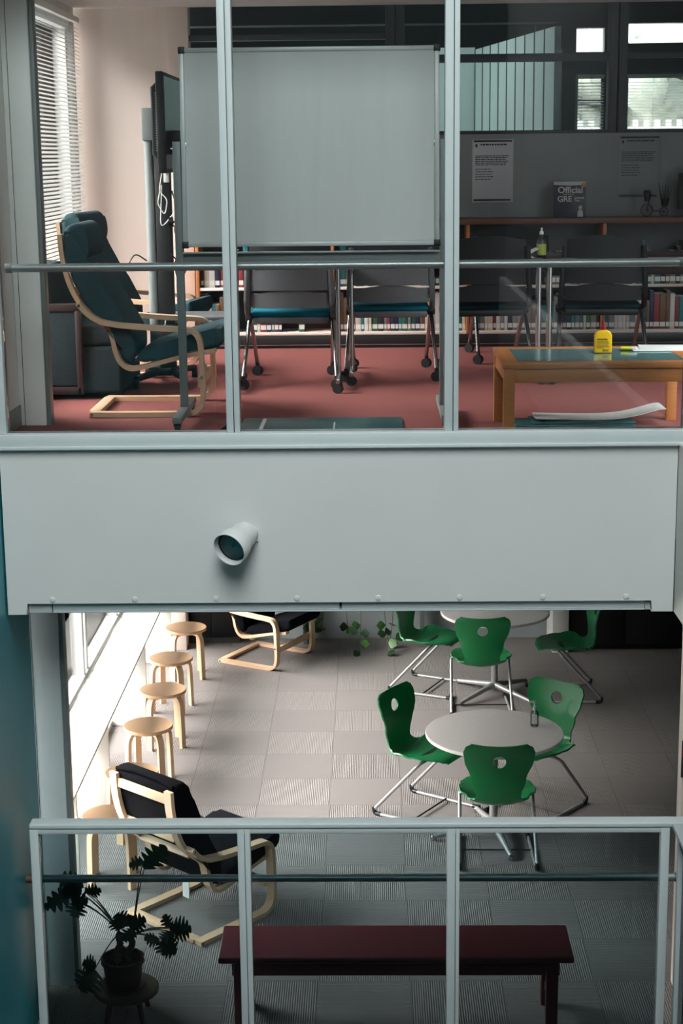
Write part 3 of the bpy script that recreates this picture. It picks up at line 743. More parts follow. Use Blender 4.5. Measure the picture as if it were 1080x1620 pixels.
# ------------------------------------------------------------------ potted plant on its stand
sc_ = Vector((-1.30, 7.89, 0)); SH = .165
ps = thing('plant_stand', 'low round worn wooden stand under the potted plant', 'stand', sc_)
MB().lathe([(0, SH-.03), (.160, SH-.03), (.168, SH-.024), (.169, SH-.006), (.163, SH), (0, SH)], M_standwood, n=48).build('top', ps)
for k in range(4):
    a = PI/4+k*PI/2
    MB().tube([(.10*math.cos(a), .10*math.sin(a), SH-.03), (.135*math.cos(a), .135*math.sin(a), 0)], [.017, .013], M_standwood, n=12).build('leg', ps)
pc = Vector((sc_.x-.015, sc_.y+.01, SH))
sa = thing('plant_saucer', 'shallow clay saucer on the round wooden stand', 'saucer', pc)
MB().lathe([(0, 0), (.10, 0), (.118, .014), (.114, .016), (.098, .005), (0, .005)], M_pot, n=40).build('dish', sa)
pl = thing('potted_plant', 'dark lobed leaf plant in a clay pot beside the pale green post', 'plant', pc+Vector((0, 0, .005)))
MB().lathe([(0, 0), (.085, 0), (.092, .03), (.104, .125), (.113, .130), (.114, .155), (.104, .156), (.100, .125), (0, .122)], M_pot, n=44).build('pot', pl)
q = MB().lathe([(0, .134), (.05, .132), (.099, .124), (0, .11)], M_soil, n=24)
q.build('soil', pl)
P0 = pl.location.copy()
def wpt(px, py, y): return at(px, py, y)-P0
tops = []
for k, (bx, by, tp) in enumerate(((-.03, .0, wpt(190, 1475, 7.94)), (.025, .01, wpt(210, 1478, 7.96)))):
    b0 = Vector((bx, by, .12)); pts = [b0.lerp(tp, i/14) + Vector((.006*math.sin(i*.9), 0, 0)) for i in range(15)]
    rs = [.019-.004*i/14 + .0022*(i % 2) for i in range(15)]
    MB().tube(pts, rs, M_bark, n=12).build('trunk', pl); tops.append(tp)
def leaf(tip, base, width, roll, mt, lobes=5, root=None, fold=.25):
    # a deeply lobed leaf blade from base to tip
    ax_ = (tip-base); Ln = ax_.length; ax_.normalize()
    view = (EYE-(P0+base)).normalized()
    side = ax_.cross(view).normalized(); nrm = side.cross(ax_).normalized()
    R = Matrix.Rotation(roll, 3, ax_); side = R @ side; nrm = R @ nrm
    bm = MB()
    N = lobes*6+2
    def env(t): return 1.25*width*(math.sin(PI*min(1, (t*.92+.10)))**.8)
    mid, lo, ro = [], [], []
    for i in range(N+1):
        t = i/N; ph = (t*lobes) % 1.0
        w = env(t)*(.26+.74*max(0, math.sin(PI*ph))**.8) if t < .96 else env(t)*.4
        sweep = .16*Ln*w/max(width, 1e-6)*.8
        p = base+ax_*(Ln*t)+nrm*(.10*Ln*math.sin(PI*t)*.6)
        mid.append(p)
        lo.append(p+side*w+ax_*sweep*.5-nrm*w*fold); ro.append(p-side*w+ax_*sweep*.5-nrm*w*fold)
    b = bm.bm; th = nrm*.0012
    def skin(off, flip):
        M_ = [b.verts.new(p+off) for p in mid]; L_ = [b.verts.new(p+off) for p in lo]; R_ = [b.verts.new(p+off) for p in ro]
        fs = []
        for i in range(N):
            for A, B in ((M_, L_), (R_, M_)):
                f = (A[i], A[i+1], B[i+1], B[i]); fs.append(b.faces.new(f[::-1] if flip else f))
        return fs
    fs = skin(th*0, False)+skin(th, True)
    bm._set(fs, mt)
    lf = bm.build('leaf', pl)
    if root is not None:
        c1 = root.lerp(base, .5)+Vector((0, 0, .05*(base-root).length/.3))
        pts = [(root*(1-t)**2+c1*2*t*(1-t)+base*t*t) for t in [i/8 for i in range(9)]]
        MB().tube(pts, [.0042-.0018*i/8 for i in range(9)], M_stem, n=7).build('petiole', lf)
T0, T1 = tops
for (bx, by, tx, ty, dy, w, roll, rt_, lb) in (
    (228, 1375, 262, 1336, .02, .060, .3, 1, 5), (226, 1362, 203, 1370, .0, .035, -.5, 1, 4),
    (132, 1403, 88, 1388, .02, .050, .2, 0, 5), (125, 1412, 98, 1405, -.05, .05, -.5, 0, 5), (118, 1408, 68, 1438, -.02, .055, .5, 0, 5),
    (124, 1428, 117, 1452, -.04, .05, .0, 0, 4), (134, 1411, 161, 1408, .0, .035, .4, 0, 5), (112, 1420, 140, 1428, -.04, .045, .2, 0, 4),
    (196, 1468, 182, 1446, -.04, .055, .2, None, 5), (205, 1470, 231, 1452, -.04, .045, -.2, None, 5), (212, 1472, 193, 1488, -.08, .045, .4, None, 4), (192, 1466, 212, 1448, .02, .05, .6, None, 4),
    (268, 1470, 304, 1470, .0, .058, .2, 1, 6), (268, 1468, 259, 1446, .02, .03, .2, 1, 4), (272, 1474, 258, 1492, -.03, .045, .3, 1, 5),
    (252, 1489, 227, 1484, -.06, .035, .4, 1, 5), (255, 1490, 280, 1508, -.06, .055, .4, 1, 5), (258, 1488, 262, 1512, -.05, .045, -.3, 1, 4),
    (150, 1534, 128, 1570, -.06, .075, .3, 0, 5), (152, 1530, 130, 1522, -.05, .045, .1, 0, 5)):
    base = wpt(bx, by, 7.94+dy); tip = wpt(tx, ty, 7.94+dy-.05)
    leaf(tip, base, w, roll, M_leaf, lb, None if rt_ is None else (T1 if rt_ else T0))
for k in range(6):
    a = k*1.05; q = MB().tube([(-.01+.02*math.cos(a), .02*math.sin(a), .21), (.05*math.cos(a), .05*math.sin(a), .17), (.07*math.cos(a+.3), .07*math.sin(a+.3), .128)], .0035, M_stem, n=6, fillet=.03)
    q.build('aerial_root', pl)

# ------------------------------------------------------------------ back of the lower room
tp = thing('trailing_plant', 'vine in a low grey planter trailing over the carpet at the back wall', 'plant', (-.02, 14.55, 0))
MB().box(-.62, .50, .05, .22, .50, .72, M_greyplast, .01).box(-.62, -.58, .06, .2, 0, .5, M_greyplast).box(.46, .5, .06, .2, 0, .5, M_greyplast).build('planter', tp)
P0 = tp.location.copy(); _pl = pl; pl = tp
rnd = random.Random(3)
EYE_SAVE = EYE
for k, x0 in enumerate((-.50, -.42, -.22, -.08, .12, .22, .36)):
    e = Vector((x0+rnd.uniform(-.06, .06), -.02-(.25 if k in (3, 4) else rnd.uniform(0, .08)), .03 if k in (3, 4, 5) else rnd.uniform(.12, .3)))
    pts = [Vector((x0, .1, .72)), Vector((x0, -.0, .74)), Vector((x0, -.03, .45)), Vector((x0*.5+e.x*.5, -.05, .2)), e]
    MB().tube(pts, .004, M_stem, n=6, fillet=.1).build('vine', tp)
    for j in range(4):
        p = pts[-1].lerp(pts[-2], j*.35)
        d = Vector((rnd.uniform(-1, 1), -.4, rnd.uniform(-.5, .2))).normalized()*.10
        leaf(p+d, p, .034, rnd.uniform(-.5, .5), M_leaf2 if j % 2 else M_leaf, 1, None, .15)
pl = _pl
cb = thing('cabinet', 'dark low cabinet with a pale end panel against the back wall', 'cabinet', (2.4, 14.6, 0))
MB().box(-.78, -.635, -.30, .19, 0, .95, M_white, .004).build('end_panel', cb)
MB().box(-.63, .9, -.22, .19, .05, .95, M_black, .006).box(-.60, .87, -.18, .19, 0, .05, M_black).build('body', cb)
for k in range(3): 
    d = MB().box(-.625+.51*k, -.625+.51*k+.505, -.240, -.222, .06, .94, M_black, .003).build('door', cb)
    MB().cyl((-.625+.51*k+.46, -.252, .45), (-.625+.51*k+.46, -.252, .6), .006, M_greymetal, n=8).build('handle', d)
sh = thing('display_case', 'dark glass fronted case standing between the counter and the rear armchair', 'cabinet', (-1.46, 14.72, 0))
MB().box(-.23, .23, -.06, .07, 0, .62, M_darkwall, .005).build('body', sh)
for x0, x1 in ((-.225, -.03), (-.025, .225)):
    d = MB().box(x0, x1, -.072, -.061, .06, .60, M_screen, .003).build('door', sh); MB().box(x1-.04, x1-.028, -.080, -.072, .36, .45, M_greymetal, .002).build('handle', d)
pp_ = at(1077.3, 1201, 8.107)
po = thing('poster', 'small dark poster on the pale post beside the open carpet', 'poster', (pp_.x+.09, 8.107, pp_.z-.10))
MB().box(-.09, .09, -.003, .002, 0, .20, M_darkwall, .001).build('sheet', po); MB().box(-.085, .07, -.0045, -.0032, .11, .16, M_redcover).build('picture', po)
# ------------------------------------------------------------------ mobile whiteboard
YW = 8.42
w = thing('mobile_whiteboard', 'large white board on a grey wheeled stand behind the upper windows', 'whiteboard', (-.295, YW, U))
tl, br = at(287, 79, YW), at(686, 389, YW)
hw = .632; zc = 4.445-U; hh = .475
T = Matrix.Translation((0, -.012, zc)) @ Matrix.Rotation(rad(-4), 4, 'X')
MB().box(-hw+.012, hw-.012, -.008, .008, -hh+.012, hh-.012, M_board, M=T).build('board', w)
q = MB()
for s in (-1, 1):
    q.box(-hw, hw, -.013, .013, s*hh-.011, s*hh+.011, M_alu, .003, M=T); q.box(s*hw-.011, s*hw+.011, -.0125, .0125, -hh, hh, M_alu, .003, M=T)
q.build('edge_frame', w)
q = MB()
for s in (-1, 1):
    for t in (-1, 1): q.box(s*hw-.017, s*hw+.017, -.016, .016, t*hh-.017, t*hh+.017, M_black, .005, M=T)
q.build('corner_cap', w)
for s in (-1, 1):
    px = s*(hw+.035)
    MB().box(px-.02, px+.02, -.018, .018, .075, 1.42, M_greymetal, .004).build('upright', w)
    f = MB().box(px-.024, px+.024, -.36, .36, .05, .085, M_greymetal, .005).build('foot', w)
    for t in (-.33, .33):
        c = MB().cyl((px-.012, t, .024), (px+.012, t, .024), .024, M_rubber, n=20)
        c.box(px-.02, px+.02, t-.012, t+.012, .03, .052, M_chrome, .003); c.build('caster', f)
    k = MB().cyl((px-s*.06, 0, zc), (px+s*.03, 0, zc), .006, M_chrome, n=10).box(px-s*.045-.008, px-s*.045+.008, -.02, .012, zc-.03, zc+.03, M_alu, .003); k.build('pivot', w)
    k = MB().cyl((px+s*.03, 0, zc-.36), (px+s*.05, 0, zc-.36), .024, M_black, n=16).cyl((px-s*.035, 0, zc-.36), (px-s*.022, 0, zc-.36), .026, M_black, n=16).cyl((px-s*.03, 0, zc-.36), (px+s*.04, 0, zc-.36), .005, M_black, n=10); k.build('clamp_knob', w)
k = MB().box(-hw-.015, hw+.015, -.024, -.006, .80, .868, M_greymetal, .003).box(-hw-.015, hw+.015, -.05, -.006, .866, .874, M_alu, .002); k.build('tray', w)

# ------------------------------------------------------------------ sofa by the window
so = thing('sofa', 'charcoal woven sofa with dark wood framed arm under the blinds', 'sofa', (-1.70, 9.68, U))
MB().box(-.30, .29, -.38, .36, .03, .30, M_sofa, .025, 3).build('base', so)
MB().box(-.14, .30, -.37, .35, .295, .415, M_sofa, .04, 4).build('seat_cushion', so)
MB().prism([(-.27, .28), (-.08, .36), (-.10, .60), (-.17, .74), (-.25, .75), (-.28, .70)], -.38, .36, M_sofa, 'y', bev=.03, seg=3).build('backrest', so)
for s, y in ((-1, -.39), (1, .40)):
    a = MB().box(-.27, .055, y-.012, y+.012, .08, .50, M_sofa, .006).build('arm', so)
    q = MB().box(-.285, .07, y-.02, y+.02, .50, .545, M_darkwood, .006).box(.035, .07, y-.02, y+.02, .03, .52, M_darkwood, .006).box(-.285, .06, y-.02, y+.02, .03, .075, M_darkwood, .006)
    q.build('arm_frame', a)
for x in (-.25, .24):
    for y in (-.33, .30): MB().box(x-.03, x+.03, y-.03, y+.03, 0, .04, M_black).build('leg', so)

# ------------------------------------------------------------------ television on a cart
tv = thing('television', 'dark flat television seen nearly edge on, beside the white board', 'television', (0, 0, 0))
tx = at(257, 112, 9.66).x
MB().box(tx-.045, tx, 9.66, 10.74, 4.315, 4.885, M_black, .008).build('casing', tv)
MB().box(tx-.001, tx+.002, 9.685, 10.715, 4.34, 4.86, M_screen).build('screen', tv)
MB().prism([(tx-.04, 4.36), (tx-.085, 4.42), (tx-.085, 4.80), (tx-.04, 4.84)], 9.74, 10.66, M_black, 'y', bev=.01).build('back_shell', tv)
q = MB()
for i in range(24): q.box(tx-.060, tx-.052, 9.735, 9.742, 4.44+.014*i, 4.448+.014*i, M_greymetal)
q.build('vents', tv)
ct = thing('tv_cart', 'black pole cart carrying the television, cables down its side', 'cart', (-1.245, 9.97, U))
MB().cyl((-.058, -.01, .09), (-.058, -.01, 1.46), .030, M_greymetal, n=24).build('pole', ct)
MB().box(-.03, .065, -.04, .04, .09, 1.62, M_black, .012).build('column', ct)
MB().box(-.095, .03, -.05, .03, 1.44, 1.63, M_greymetal, .012).build('bracket', ct)
MB().box(.05, .13, -.05, .10, 1.36, 1.50, M_black, .006).build('mount_plate', ct)
MB().box(.03, .40, -.22, .17, .40, .42, M_greyplast, .006).build('shelf', ct)
MB().box(-.08, .10, -.08, .10, .22, .36, M_black, .008).build('media_box', ct)
MB().box(-.10, .10, -.06, .06, .05, .10, M_black, .01).build('base', ct)
for sx, sy in ((-1, -1), (1, -1), (-1, 1), (1, 1)):
    f = MB().tube([(sx*.05, sy*.04, .075), (sx*.145, sy*.27, .06)], [.026, .018], M_black, n=12).build('foot', ct)
    MB().cyl((sx*.145-.015, sy*.27, .03), (sx*.145+.015, sy*.27, .03), .03, M_rubber, n=18).build('caster', f)
for k, pts in enumerate(([(.07, -.02, 1.15), (.12, -.05, 1.02), (.08, -.05, .92), (.13, -.06, .82), (.075, -.05, .72), (.11, -.05, .55), (.08, -.04, .38)],
                         [(.07, -.02, .95), (.15, -.05, .88), (.10, -.05, .76), (.17, -.05, .72), (.09, -.04, .60)],
                         [(.14, .0, 1.26), (.16, -.02, 1.18), (.22, -.02, 1.10), (.235, .0, 1.20), (.23, .02, 1.27)],
                         [(-.09, -.03, .74), (-.16, -.04, .79), (-.20, -.05, .72)])):
    MB().tube(pts, .005, M_black, n=6, fillet=.06).build('cable', ct)
MB().tube([(.03, -.055, 1.42), (.02, -.065, 1.25), (.0, -.06, 1.15), (.05, -.065, 1.10), (.03, -.06, 1.0), (-.01, -.06, 1.08), (.02, -.06, 1.22), (.0, -.06, .92), (.09, -.06, 1.03)], .0035, M_whiteplast, n=6, fillet=.05).build('white_cord', ct)
MB().box(.03, .062, -.068, -.045, 1.20, 1.27, M_whiteplast, .004).build('adapter', ct)
MB().tube([(.02, -.06, .42), (.0, -.06, .30), (-.10, -.08, .12), (-.2, -.1, .10)], .0035, M_whiteplast, n=6, fillet=.05).build('white_cord', ct)
sp2 = thing('power_strip', 'black power adapter hanging off the cart by the white board post', 'adapter', (-1.10, 9.93, U+.72))
MB().box(-.05, .05, -.03, .03, 0, .045, M_black, .006).build('body', sp2); MB().tube([(-.05, 0, .02), (-.09, 0, .06), (-.13, .02, .05)], .005, M_black, n=6, fillet=.03).build('cable', sp2)

# ------------------------------------------------------------------ conference chairs and tables
def conf_chair(label, seatm=None, backm=None, meshm=None, grp='grey wheeled conference chairs round the tables'):
    seatm = seatm or M_tealseat; backm = backm or M_greyplast; meshm = meshm or M_mesh
    c = thing('conference_chair', label, 'chair', (0, 0, 0), 0, grp)
    MB().box(-.235, .235, -.20, .26, .412, .448, seatm, .018, 3).build('seat', c)
    MB().box(-.225, .225, -.20, .25, .372, .414, backm, .014, 2).build('seat_pan', c)
    def shell(z0, z1, mt, nm, th=.016, y0=-.29):
        bm = MB(); N = 12; fr, bk = [], []
        for j in range(7):
            t = j/6; z = z0+(z1-z0)*t; wdt = .232-(.02*max(0, (z-.8)/.12))
            F, B = [], []
            for i in range(N+1):
                s = -1+2*i/N; y = y0-.06*(z-.5)+.045*s*s; zz = z-(.035*s*s if j == 6 else 0)
                F.append(bm.bm.verts.new((wdt*s, y+th, zz))); B.append(bm.bm.verts.new((wdt*s, y, zz)))
            fr.append(F); bk.append(B)
        fs = []
        for j in range(6):
            for i in range(N):
                fs.append(bm.bm.faces.new((bk[j][i], bk[j][i+1], bk[j+1][i+1], bk[j+1][i]))); fs.append(bm.bm.faces.new((fr[j][i+1], fr[j][i], fr[j+1][i], fr[j+1][i+1])))
        for i in range(N):
            fs.append(bm.bm.faces.new((bk[0][i+1], bk[0][i], fr[0][i], fr[0][i+1]))); fs.append(bm.bm.faces.new((bk[6][i], bk[6][i+1], fr[6][i+1], fr[6][i])))
        for j in range(6):
            fs.append(bm.bm.faces.new((bk[j][0], bk[j+1][0], fr[j+1][0], fr[j][0]))); fs.append(bm.bm.faces.new((bk[j+1][N], bk[j][N], fr[j][N], fr[j+1][N])))
        bm._set(fs, mt); return bm.build(nm, c)
    shell(.47, .575, backm, 'lumbar_panel'); shell(.575, .72, backm, 'back_panel', .024, -.298); shell(.72, .865, meshm, 'mesh_back', .014, -.292)
    for s in (-1, 1):
        MB().tube([(s*.248, -.02, .40), (s*.252, -.20, .44), (s*.252, -.258, .52), (s*.245, -.262, .66), (s*.235, -.27, .80)], [.017]*5, backm, n=10).build('back_arm', c)
        MB().box(s*.25-.026, s*.25+.026, -.06, .03, .375, .425, M_black, .01).build('hub', c)
        for y0, y1, xo in ((-.03, -.335, .275), (.0, .33, .235)):
            l = MB().tube([(s*.25, y0, .40), (s*xo, y1, .075)], .0125, M_chrome, n=12).build('leg', c)
            q = MB().cyl((s*xo-.008, y1-.022, .030), (s*xo+.008, y1+.016, .030), .030, M_rubber, n=20)
            q.tube([(s*xo, y1, .08), (s*xo, y1+.004, .055)], .014, M_black, n=10); q.build('caster', l)
    return c
cc = conf_chair('grey conference chair with bright teal seat, directly behind the white board, nearest the armchairs')
cc.location = (-.475, 9.975, U)
dup(cc, (.125, 10.30, U), 0, 'grey conference chair with teal seat, behind the board post next to the middle window bar')
M_seatdark = mat('dark_teal_fabric', (12, 34, 42), .95, amt=.1, noise=150, bump=.2, bscale=600, spec=.1)
cd = conf_chair('black conference chair behind the wooden coffee table, nearest the middle window bar', M_seatdark, M_deepblack, M_deepblack, 'black wheeled conference chairs round the tables')
cd.location = (.705, 10.32, U); cd.rotation_euler.z = rad(2)
dup(cd, (1.43, 10.33, U), rad(-4), 'black conference chair behind the wooden coffee table, above the yellow bottle')
dup(cd, (.95, 11.10, U), rad(178), 'black conference chair on the far side of the tables, backing on the bookcase')
def conf_table(label, x0, x1, y0, y1):
    t = thing('conference_table', label, 'table', ((x0+x1)/2, (y0+y1)/2, U), 0, None)
    hx, hy = (x1-x0)/2, (y1-y0)/2
    MB().box(-hx, hx, -hy, hy, .70, .728, M_darkwood, .005).build('tabletop', t)
    for s in (-1, 1):
        x = s*(hx-.025)
        MB().box(x-.012, x+.012, -hy-.30, -hy+.34, .055, .085, M_chrome, .006).build('foot', t)
        for y in (-hy-.02, -hy+.03): MB().cyl((x, y, .08), (x, y, .70), .0145, M_chrome, n=16).build('leg', t)
        for y in (-hy-.28, -hy+.32): MB().cyl((x-.006, y-.016, .028), (x+.006, y+.016, .028), .028, M_rubber, n=18).build('caster', t)
    MB().box(-hx+.06, hx-.06, -.02, .02, .60, .70, M_darkwood, .004).build('crossbeam', t)
    return t
conf_table('narrow dark topped conference table behind the white board', -.815, -.165, 9.74, 10.38)
conf_table('dark topped conference table in the middle of the row, dark bottle standing on it', -.14, 1.045, 10.06, 10.70)
conf_table('dark topped conference table in the row at the side away from the armchairs', 1.06, 2.26, 10.06, 10.70)
ZT = U+.728
p = at(856, 404, 10.18)
bt = thing('dark_bottle', 'dark bottle with a yellow label on the conference table', 'bottle', (p.x, 10.18, ZT))
MB().lathe([(0, 0), (.026, 0), (.029, .004), (.029, .085), (.02, .11), (.010, .12), (.010, .14), (0, .141)], M_black, n=28).build('body', bt)
MB().lathe([(.0296, .012), (.0298, .03), (.0298, .075), (.0296, .078)], M_olive, n=28).build('label_band', bt)
MB().lathe([(.0125, .135), (.0125, .152), (.006, .155), (.005, .175), (0, .176)], M_whiteplast, n=18).build('cap', bt)
mg = thing('magazine', 'open pale magazine lying on the conference table next to the dark bottle', 'magazine', (p.x-.14, 10.17, ZT))
q = MB(); q.ribbon(smooth2([(-.13, .002), (-.05, .004), (.03, .012), (.09, .04), (.115, .052)], 5), -.08, .10, .003, M_paper); q.build('pages', mg)
MB().box(-.13, .09, -.085, .105, 0, .002, M_greypaper).build('cover', mg)

# ------------------------------------------------------------------ low bookcase with its books
BX0, BX1, BY0, BY1 = -1.235, 2.62, 11.76, 12.08
bc = thing('bookcase', 'long low bookcase with wooden top running along the back wall', 'bookcase', (0, 0, U))
ZB = [.115, .435, .862]
MB().box(BX0-.01, BX1, BY0-.02, YB-.005, ZB[2], .90, M_walnut, .004).build('top', bc)
MB().box(BX0, BX1, BY0+.015, BY1, 0, .022, M_black).box(BX0, BX1, BY0+.004, BY1, .022, .095, M_cream, .003).build('plinth', bc)
for z in ZB[:2]: MB().box(BX0+.02, BX1, BY0, BY1-.01, z-.02, z, M_cream, .003).build('shelf', bc)
MB().box(BX0, BX1, BY1-.01, BY1, .1, ZB[2], M_greyplast).build('back', bc)
for k in range(5):
    x = BX0+.012+(BX1-BX0-.024)*k/4
    MB().box(x-.012, x+.012, BY0-.004, BY1-.01, .095, ZB[2], M_oak, .003).build('side_panel' if k in (0, 4) else 'divider', bc)
protos = {}
def book(color, h, d, t, x, z, row, lean=0.0):
    key = (color, round(h, 2), round(t, 3), round(d, 2))
    lab = f'{color} book upright on the {row} shelf of the low bookcase'; grp = f'{color} books on the {row} shelf of the low bookcase'
    if key not in protos:
        q = MB().box(-t/2, t/2, 0, d, 0, h, BOOKM[color], min(.0025, t*.2), 2)
        q.box(-t/2+.003, t/2-.003, .004, d+.001, .004, h+.0012, M_paper)
        q.box(-t/2+.002, t/2-.002, -.0008, .002, .018, .05, M_paper)
        o = q.build('book'); protos[key] = o
    else:
        o = protos[key].copy(); COL.objects.link(o)
    o.location = (x, BY0+.03+rb.uniform(0, .012), z); o.rotation_euler = (0, lean, 0)
    return tag(o, lab, 'book', grp)
rb = random.Random(11)
cols = list(BOOKCOL)
wts = [4, 3, 3, 1, 3, 2, 4, 2, 2]
for zi, row in ((0, 'lower'), (1, 'upper')):
    x = BX0+.03; z = U+ZB[zi]
    divs = [BX0+.012+(BX1-BX0-.024)*k/4 for k in range(1, 5)]
    while x < 2.45:
        nd = min([d for d in divs if d > x]+[9])
        t = rb.choice([.022, .028, .034, .042]); c = rb.choices(cols, wts)[0]
        if x+t > nd-.014: x = nd+.016; continue
        if rb.random() < .035: x += rb.choice([.12, .2]); continue
        h = rb.choice([.20, .23, .25, .27] if zi == 0 else [.20, .23, .26, .30])
        book(c, h, rb.choice([.16, .19]), t, x+t/2, z, row); x += t+.0012
# things on the bookcase top
ZS = U+.90
p0 = at(875, 347, 11.93); p1 = at(926, 347, 11.93); Wd = p1.x-p0.x; Hg = at(900, 287, 11.93).z-ZS
gb = thing('guide_book', 'dark blue test guide book standing face out on the bookcase top', 'book', ((p0.x+p1.x)/2, 11.93, ZS)); gb.rotation_euler.x = rad(-5)
MB().box(-Wd/2, Wd/2, 0, .028, 0, Hg, M_navy, .002).box(-Wd/2+.003, Wd/2-.002, .003, .025, -.0005, Hg+.0006, M_paper).build('cover', gb)
MB().prism([(-Wd/2+.001, Hg*.91), (0, Hg*.885), (Wd/2-.001, Hg*.90), (Wd/2-.001, Hg-.001), (-Wd/2+.001, Hg-.001)], -.0008, .001, M_greypaper, 'y').build('title_band', gb)
MB().lathe([(0, 0), (.016, 0), (.016, .001), (0, .001)], M_orange, n=20, M=Matrix.Translation((Wd*.43, -.0009, Hg*.90)) @ Matrix.Rotation(PI/2, 4, 'X')).build('sticker', gb)
RX90 = Matrix.Rotation(PI/2, 4, 'X')
def tx_(b_, size, x, z, nm, par, m=M_paper): return text_mesh(nm, b_, size, m, par, Matrix.Translation((x, -.0009, z)) @ RX90, bold=size*.022)
tx_('Official', Wd*.275, -Wd*.37, Hg*.68, 'title_text', gb); tx_('GRE', Wd*.245, -Wd*.38, Hg*.44, 'title_text', gb)
tx_('General', Wd*.095, Wd*.14, Hg*.515, 'subtitle_text', gb, M_greypaper); tx_('Test', Wd*.095, Wd*.14, Hg*.44, 'subtitle_text', gb)
tx_('GUIDE TO THE', Wd*.05, -Wd*.22, Hg*.622, 'subtitle_text', gb)
q = MB().sphere((Wd*.33, -.001, Hg*.27), .014, M_birch, sy=.1, u=14, v=8).prism([(Wd*.24, 0.004), (Wd*.42, .004), (Wd*.41, Hg*.16), (Wd*.36, Hg*.21), (Wd*.30, Hg*.21), (Wd*.25, Hg*.16)], -.0012, .001, M_greypaper, 'y'); q.build('portrait', gb)
def notice(x0p, x1p, y0p, y1p, label, mt):
    a, b_ = at(x0p, y0p, YB-.004), at(x1p, y1p, YB-.004); W2 = (b_.x-a.x)/2; H2 = (a.z-b_.z)
    n = thing('notice', label, 'notice', ((a.x+b_.x)/2, YB-.004, b_.z))
    MB().box(-W2, W2, 0, .003, 0, H2, mt, .0005).build('sheet', n)
    q = MB().box(-W2*.93, W2*.93, -.004, 0, H2*.975-.006, H2*.975+.006, M_black, .001); q.build('hanging_strip', n)
    q = MB().box(-W2*.93, W2*.88, -.004, 0, H2*.04-.006, H2*.04+.006, M_black, .001); q.build('hanging_strip', n)
    q = MB(); rnd = random.Random(int(x0p))
    q.box(-W2*.85, -W2*.76, -.0008, 0, H2*.90-.008, H2*.90+.012, M_ink)
    z = .92
    rows = [(.92, -.6, .7, .010)]+[(.74-.028*i, -.85, .75-.05*(i % 3), .006) for i in range(6)]+[(.53-.04*i, -.85, -.05+.1*(i % 2), .005) for i in range(5)]
    for z, xa, xb, hh_ in rows:
        x = xa
        while x < xb:
            ww = rnd.uniform(.05, .16); q.box(W2*x, W2*min(x+ww, xb), -.0006, 0, H2*z-hh_/2, H2*z+hh_/2, M_ink); x += ww+.03
    q.build('printed_lines', n)
notice(747, 811, 221, 320, 'pale printed notice between two black strips, on the panel wall beside the middle window bar', M_greypaper)
notice(979, 1042, 215, 313, 'dim printed notice between two black strips, above the little bicycle planter', M_panelgrey)
def simple(name, label, cat, loc, parts):
    t = thing(name, label, cat, loc)
    for nm, mb in parts: mb.build(nm, t)
    return t
for px, wd, hg, lab in ((701, .03, .25, 'red folder standing on the bookcase top beside the board post'), (706.5, .028, .21, 'shorter red folder next to the taller red one on the bookcase top')):
    p = at(px, 345, 11.9)
    simple('folder', lab, 'folder', (p.x, 11.9, ZS), [('cover', MB().box(-wd/2, wd/2, -.12, .12, 0, hg, M_redcover, .003)), ('spine_label', MB().box(-wd*.3, wd*.3, -.121, -.12, hg*.4, hg*.8, M_paper))])
bp = at(1037, 345, 11.93)
by = thing('bicycle_planter', 'little dark metal bicycle planter with two plants on the bookcase top', 'planter', (bp.x, 11.93, ZS))
for x, r in ((-.065, .042), (.055, .030)):
    wh = MB().torus((x, 0, r+.003), r, .003, M_black, (0, 1, 0)); 
    for k in range(6):
        a = k*PI/6; wh.cyl((x-r*math.cos(a), 0, r+.003-r*math.sin(a)), (x+r*math.cos(a), 0, r+.003+r*math.sin(a)), .001, M_black, n=5)
    wh.build('wheel', by)
MB().tube([(-.065, 0, .045), (-.05, 0, .12), (-.075, 0, .14)], .003, M_black, n=6).tube([(-.055, 0, .10), (-.02, 0, .04), (.055, 0, .033)], .003, M_black, n=6).build('frame', by)
for x, z, r in ((-.065, .105, .03), (.06, .07, .034)):
    MB().lathe([(0, 0), (r*.6, 0), (r, .055), (r*.93, .055), (r*.5, .01), (0, .01)], M_black, c=(x, 0, z), n=18).build('basket', by)
q = MB()
for k in range(9):
    a = k*.7; q.sphere((-.065+.018*math.cos(a), .018*math.sin(a), .17+.008*math.sin(2*a)), .012, M_leaf, sz=.7, u=8, v=6)
q.build('small_plant', by)
q = MB()
for k, (dx, h_) in enumerate(((-.05, .12), (-.02, .10), (.0, .105), (.025, .09), (.04, .06))): q.tube([(.06+dx*.4, 0, .10), (.06+dx, 0, .12+h_)], [.007, .002], M_leaf, n=6)
q.build('succulent', by)
mp_ = at(1071, 345, 11.93)
simple('monitor', 'black monitor at the end of the bookcase top past the bicycle planter', 'monitor', (mp_.x+.22, 11.93, ZS),
       [('screen', MB().box(-.22, .22, -.02, .02, .05, .30, M_black, .005)), ('stand', MB().box(-.03, .03, 0, .04, .01, .1, M_black).box(-.1, .1, -.06, .07, 0, .012, M_black, .004))])

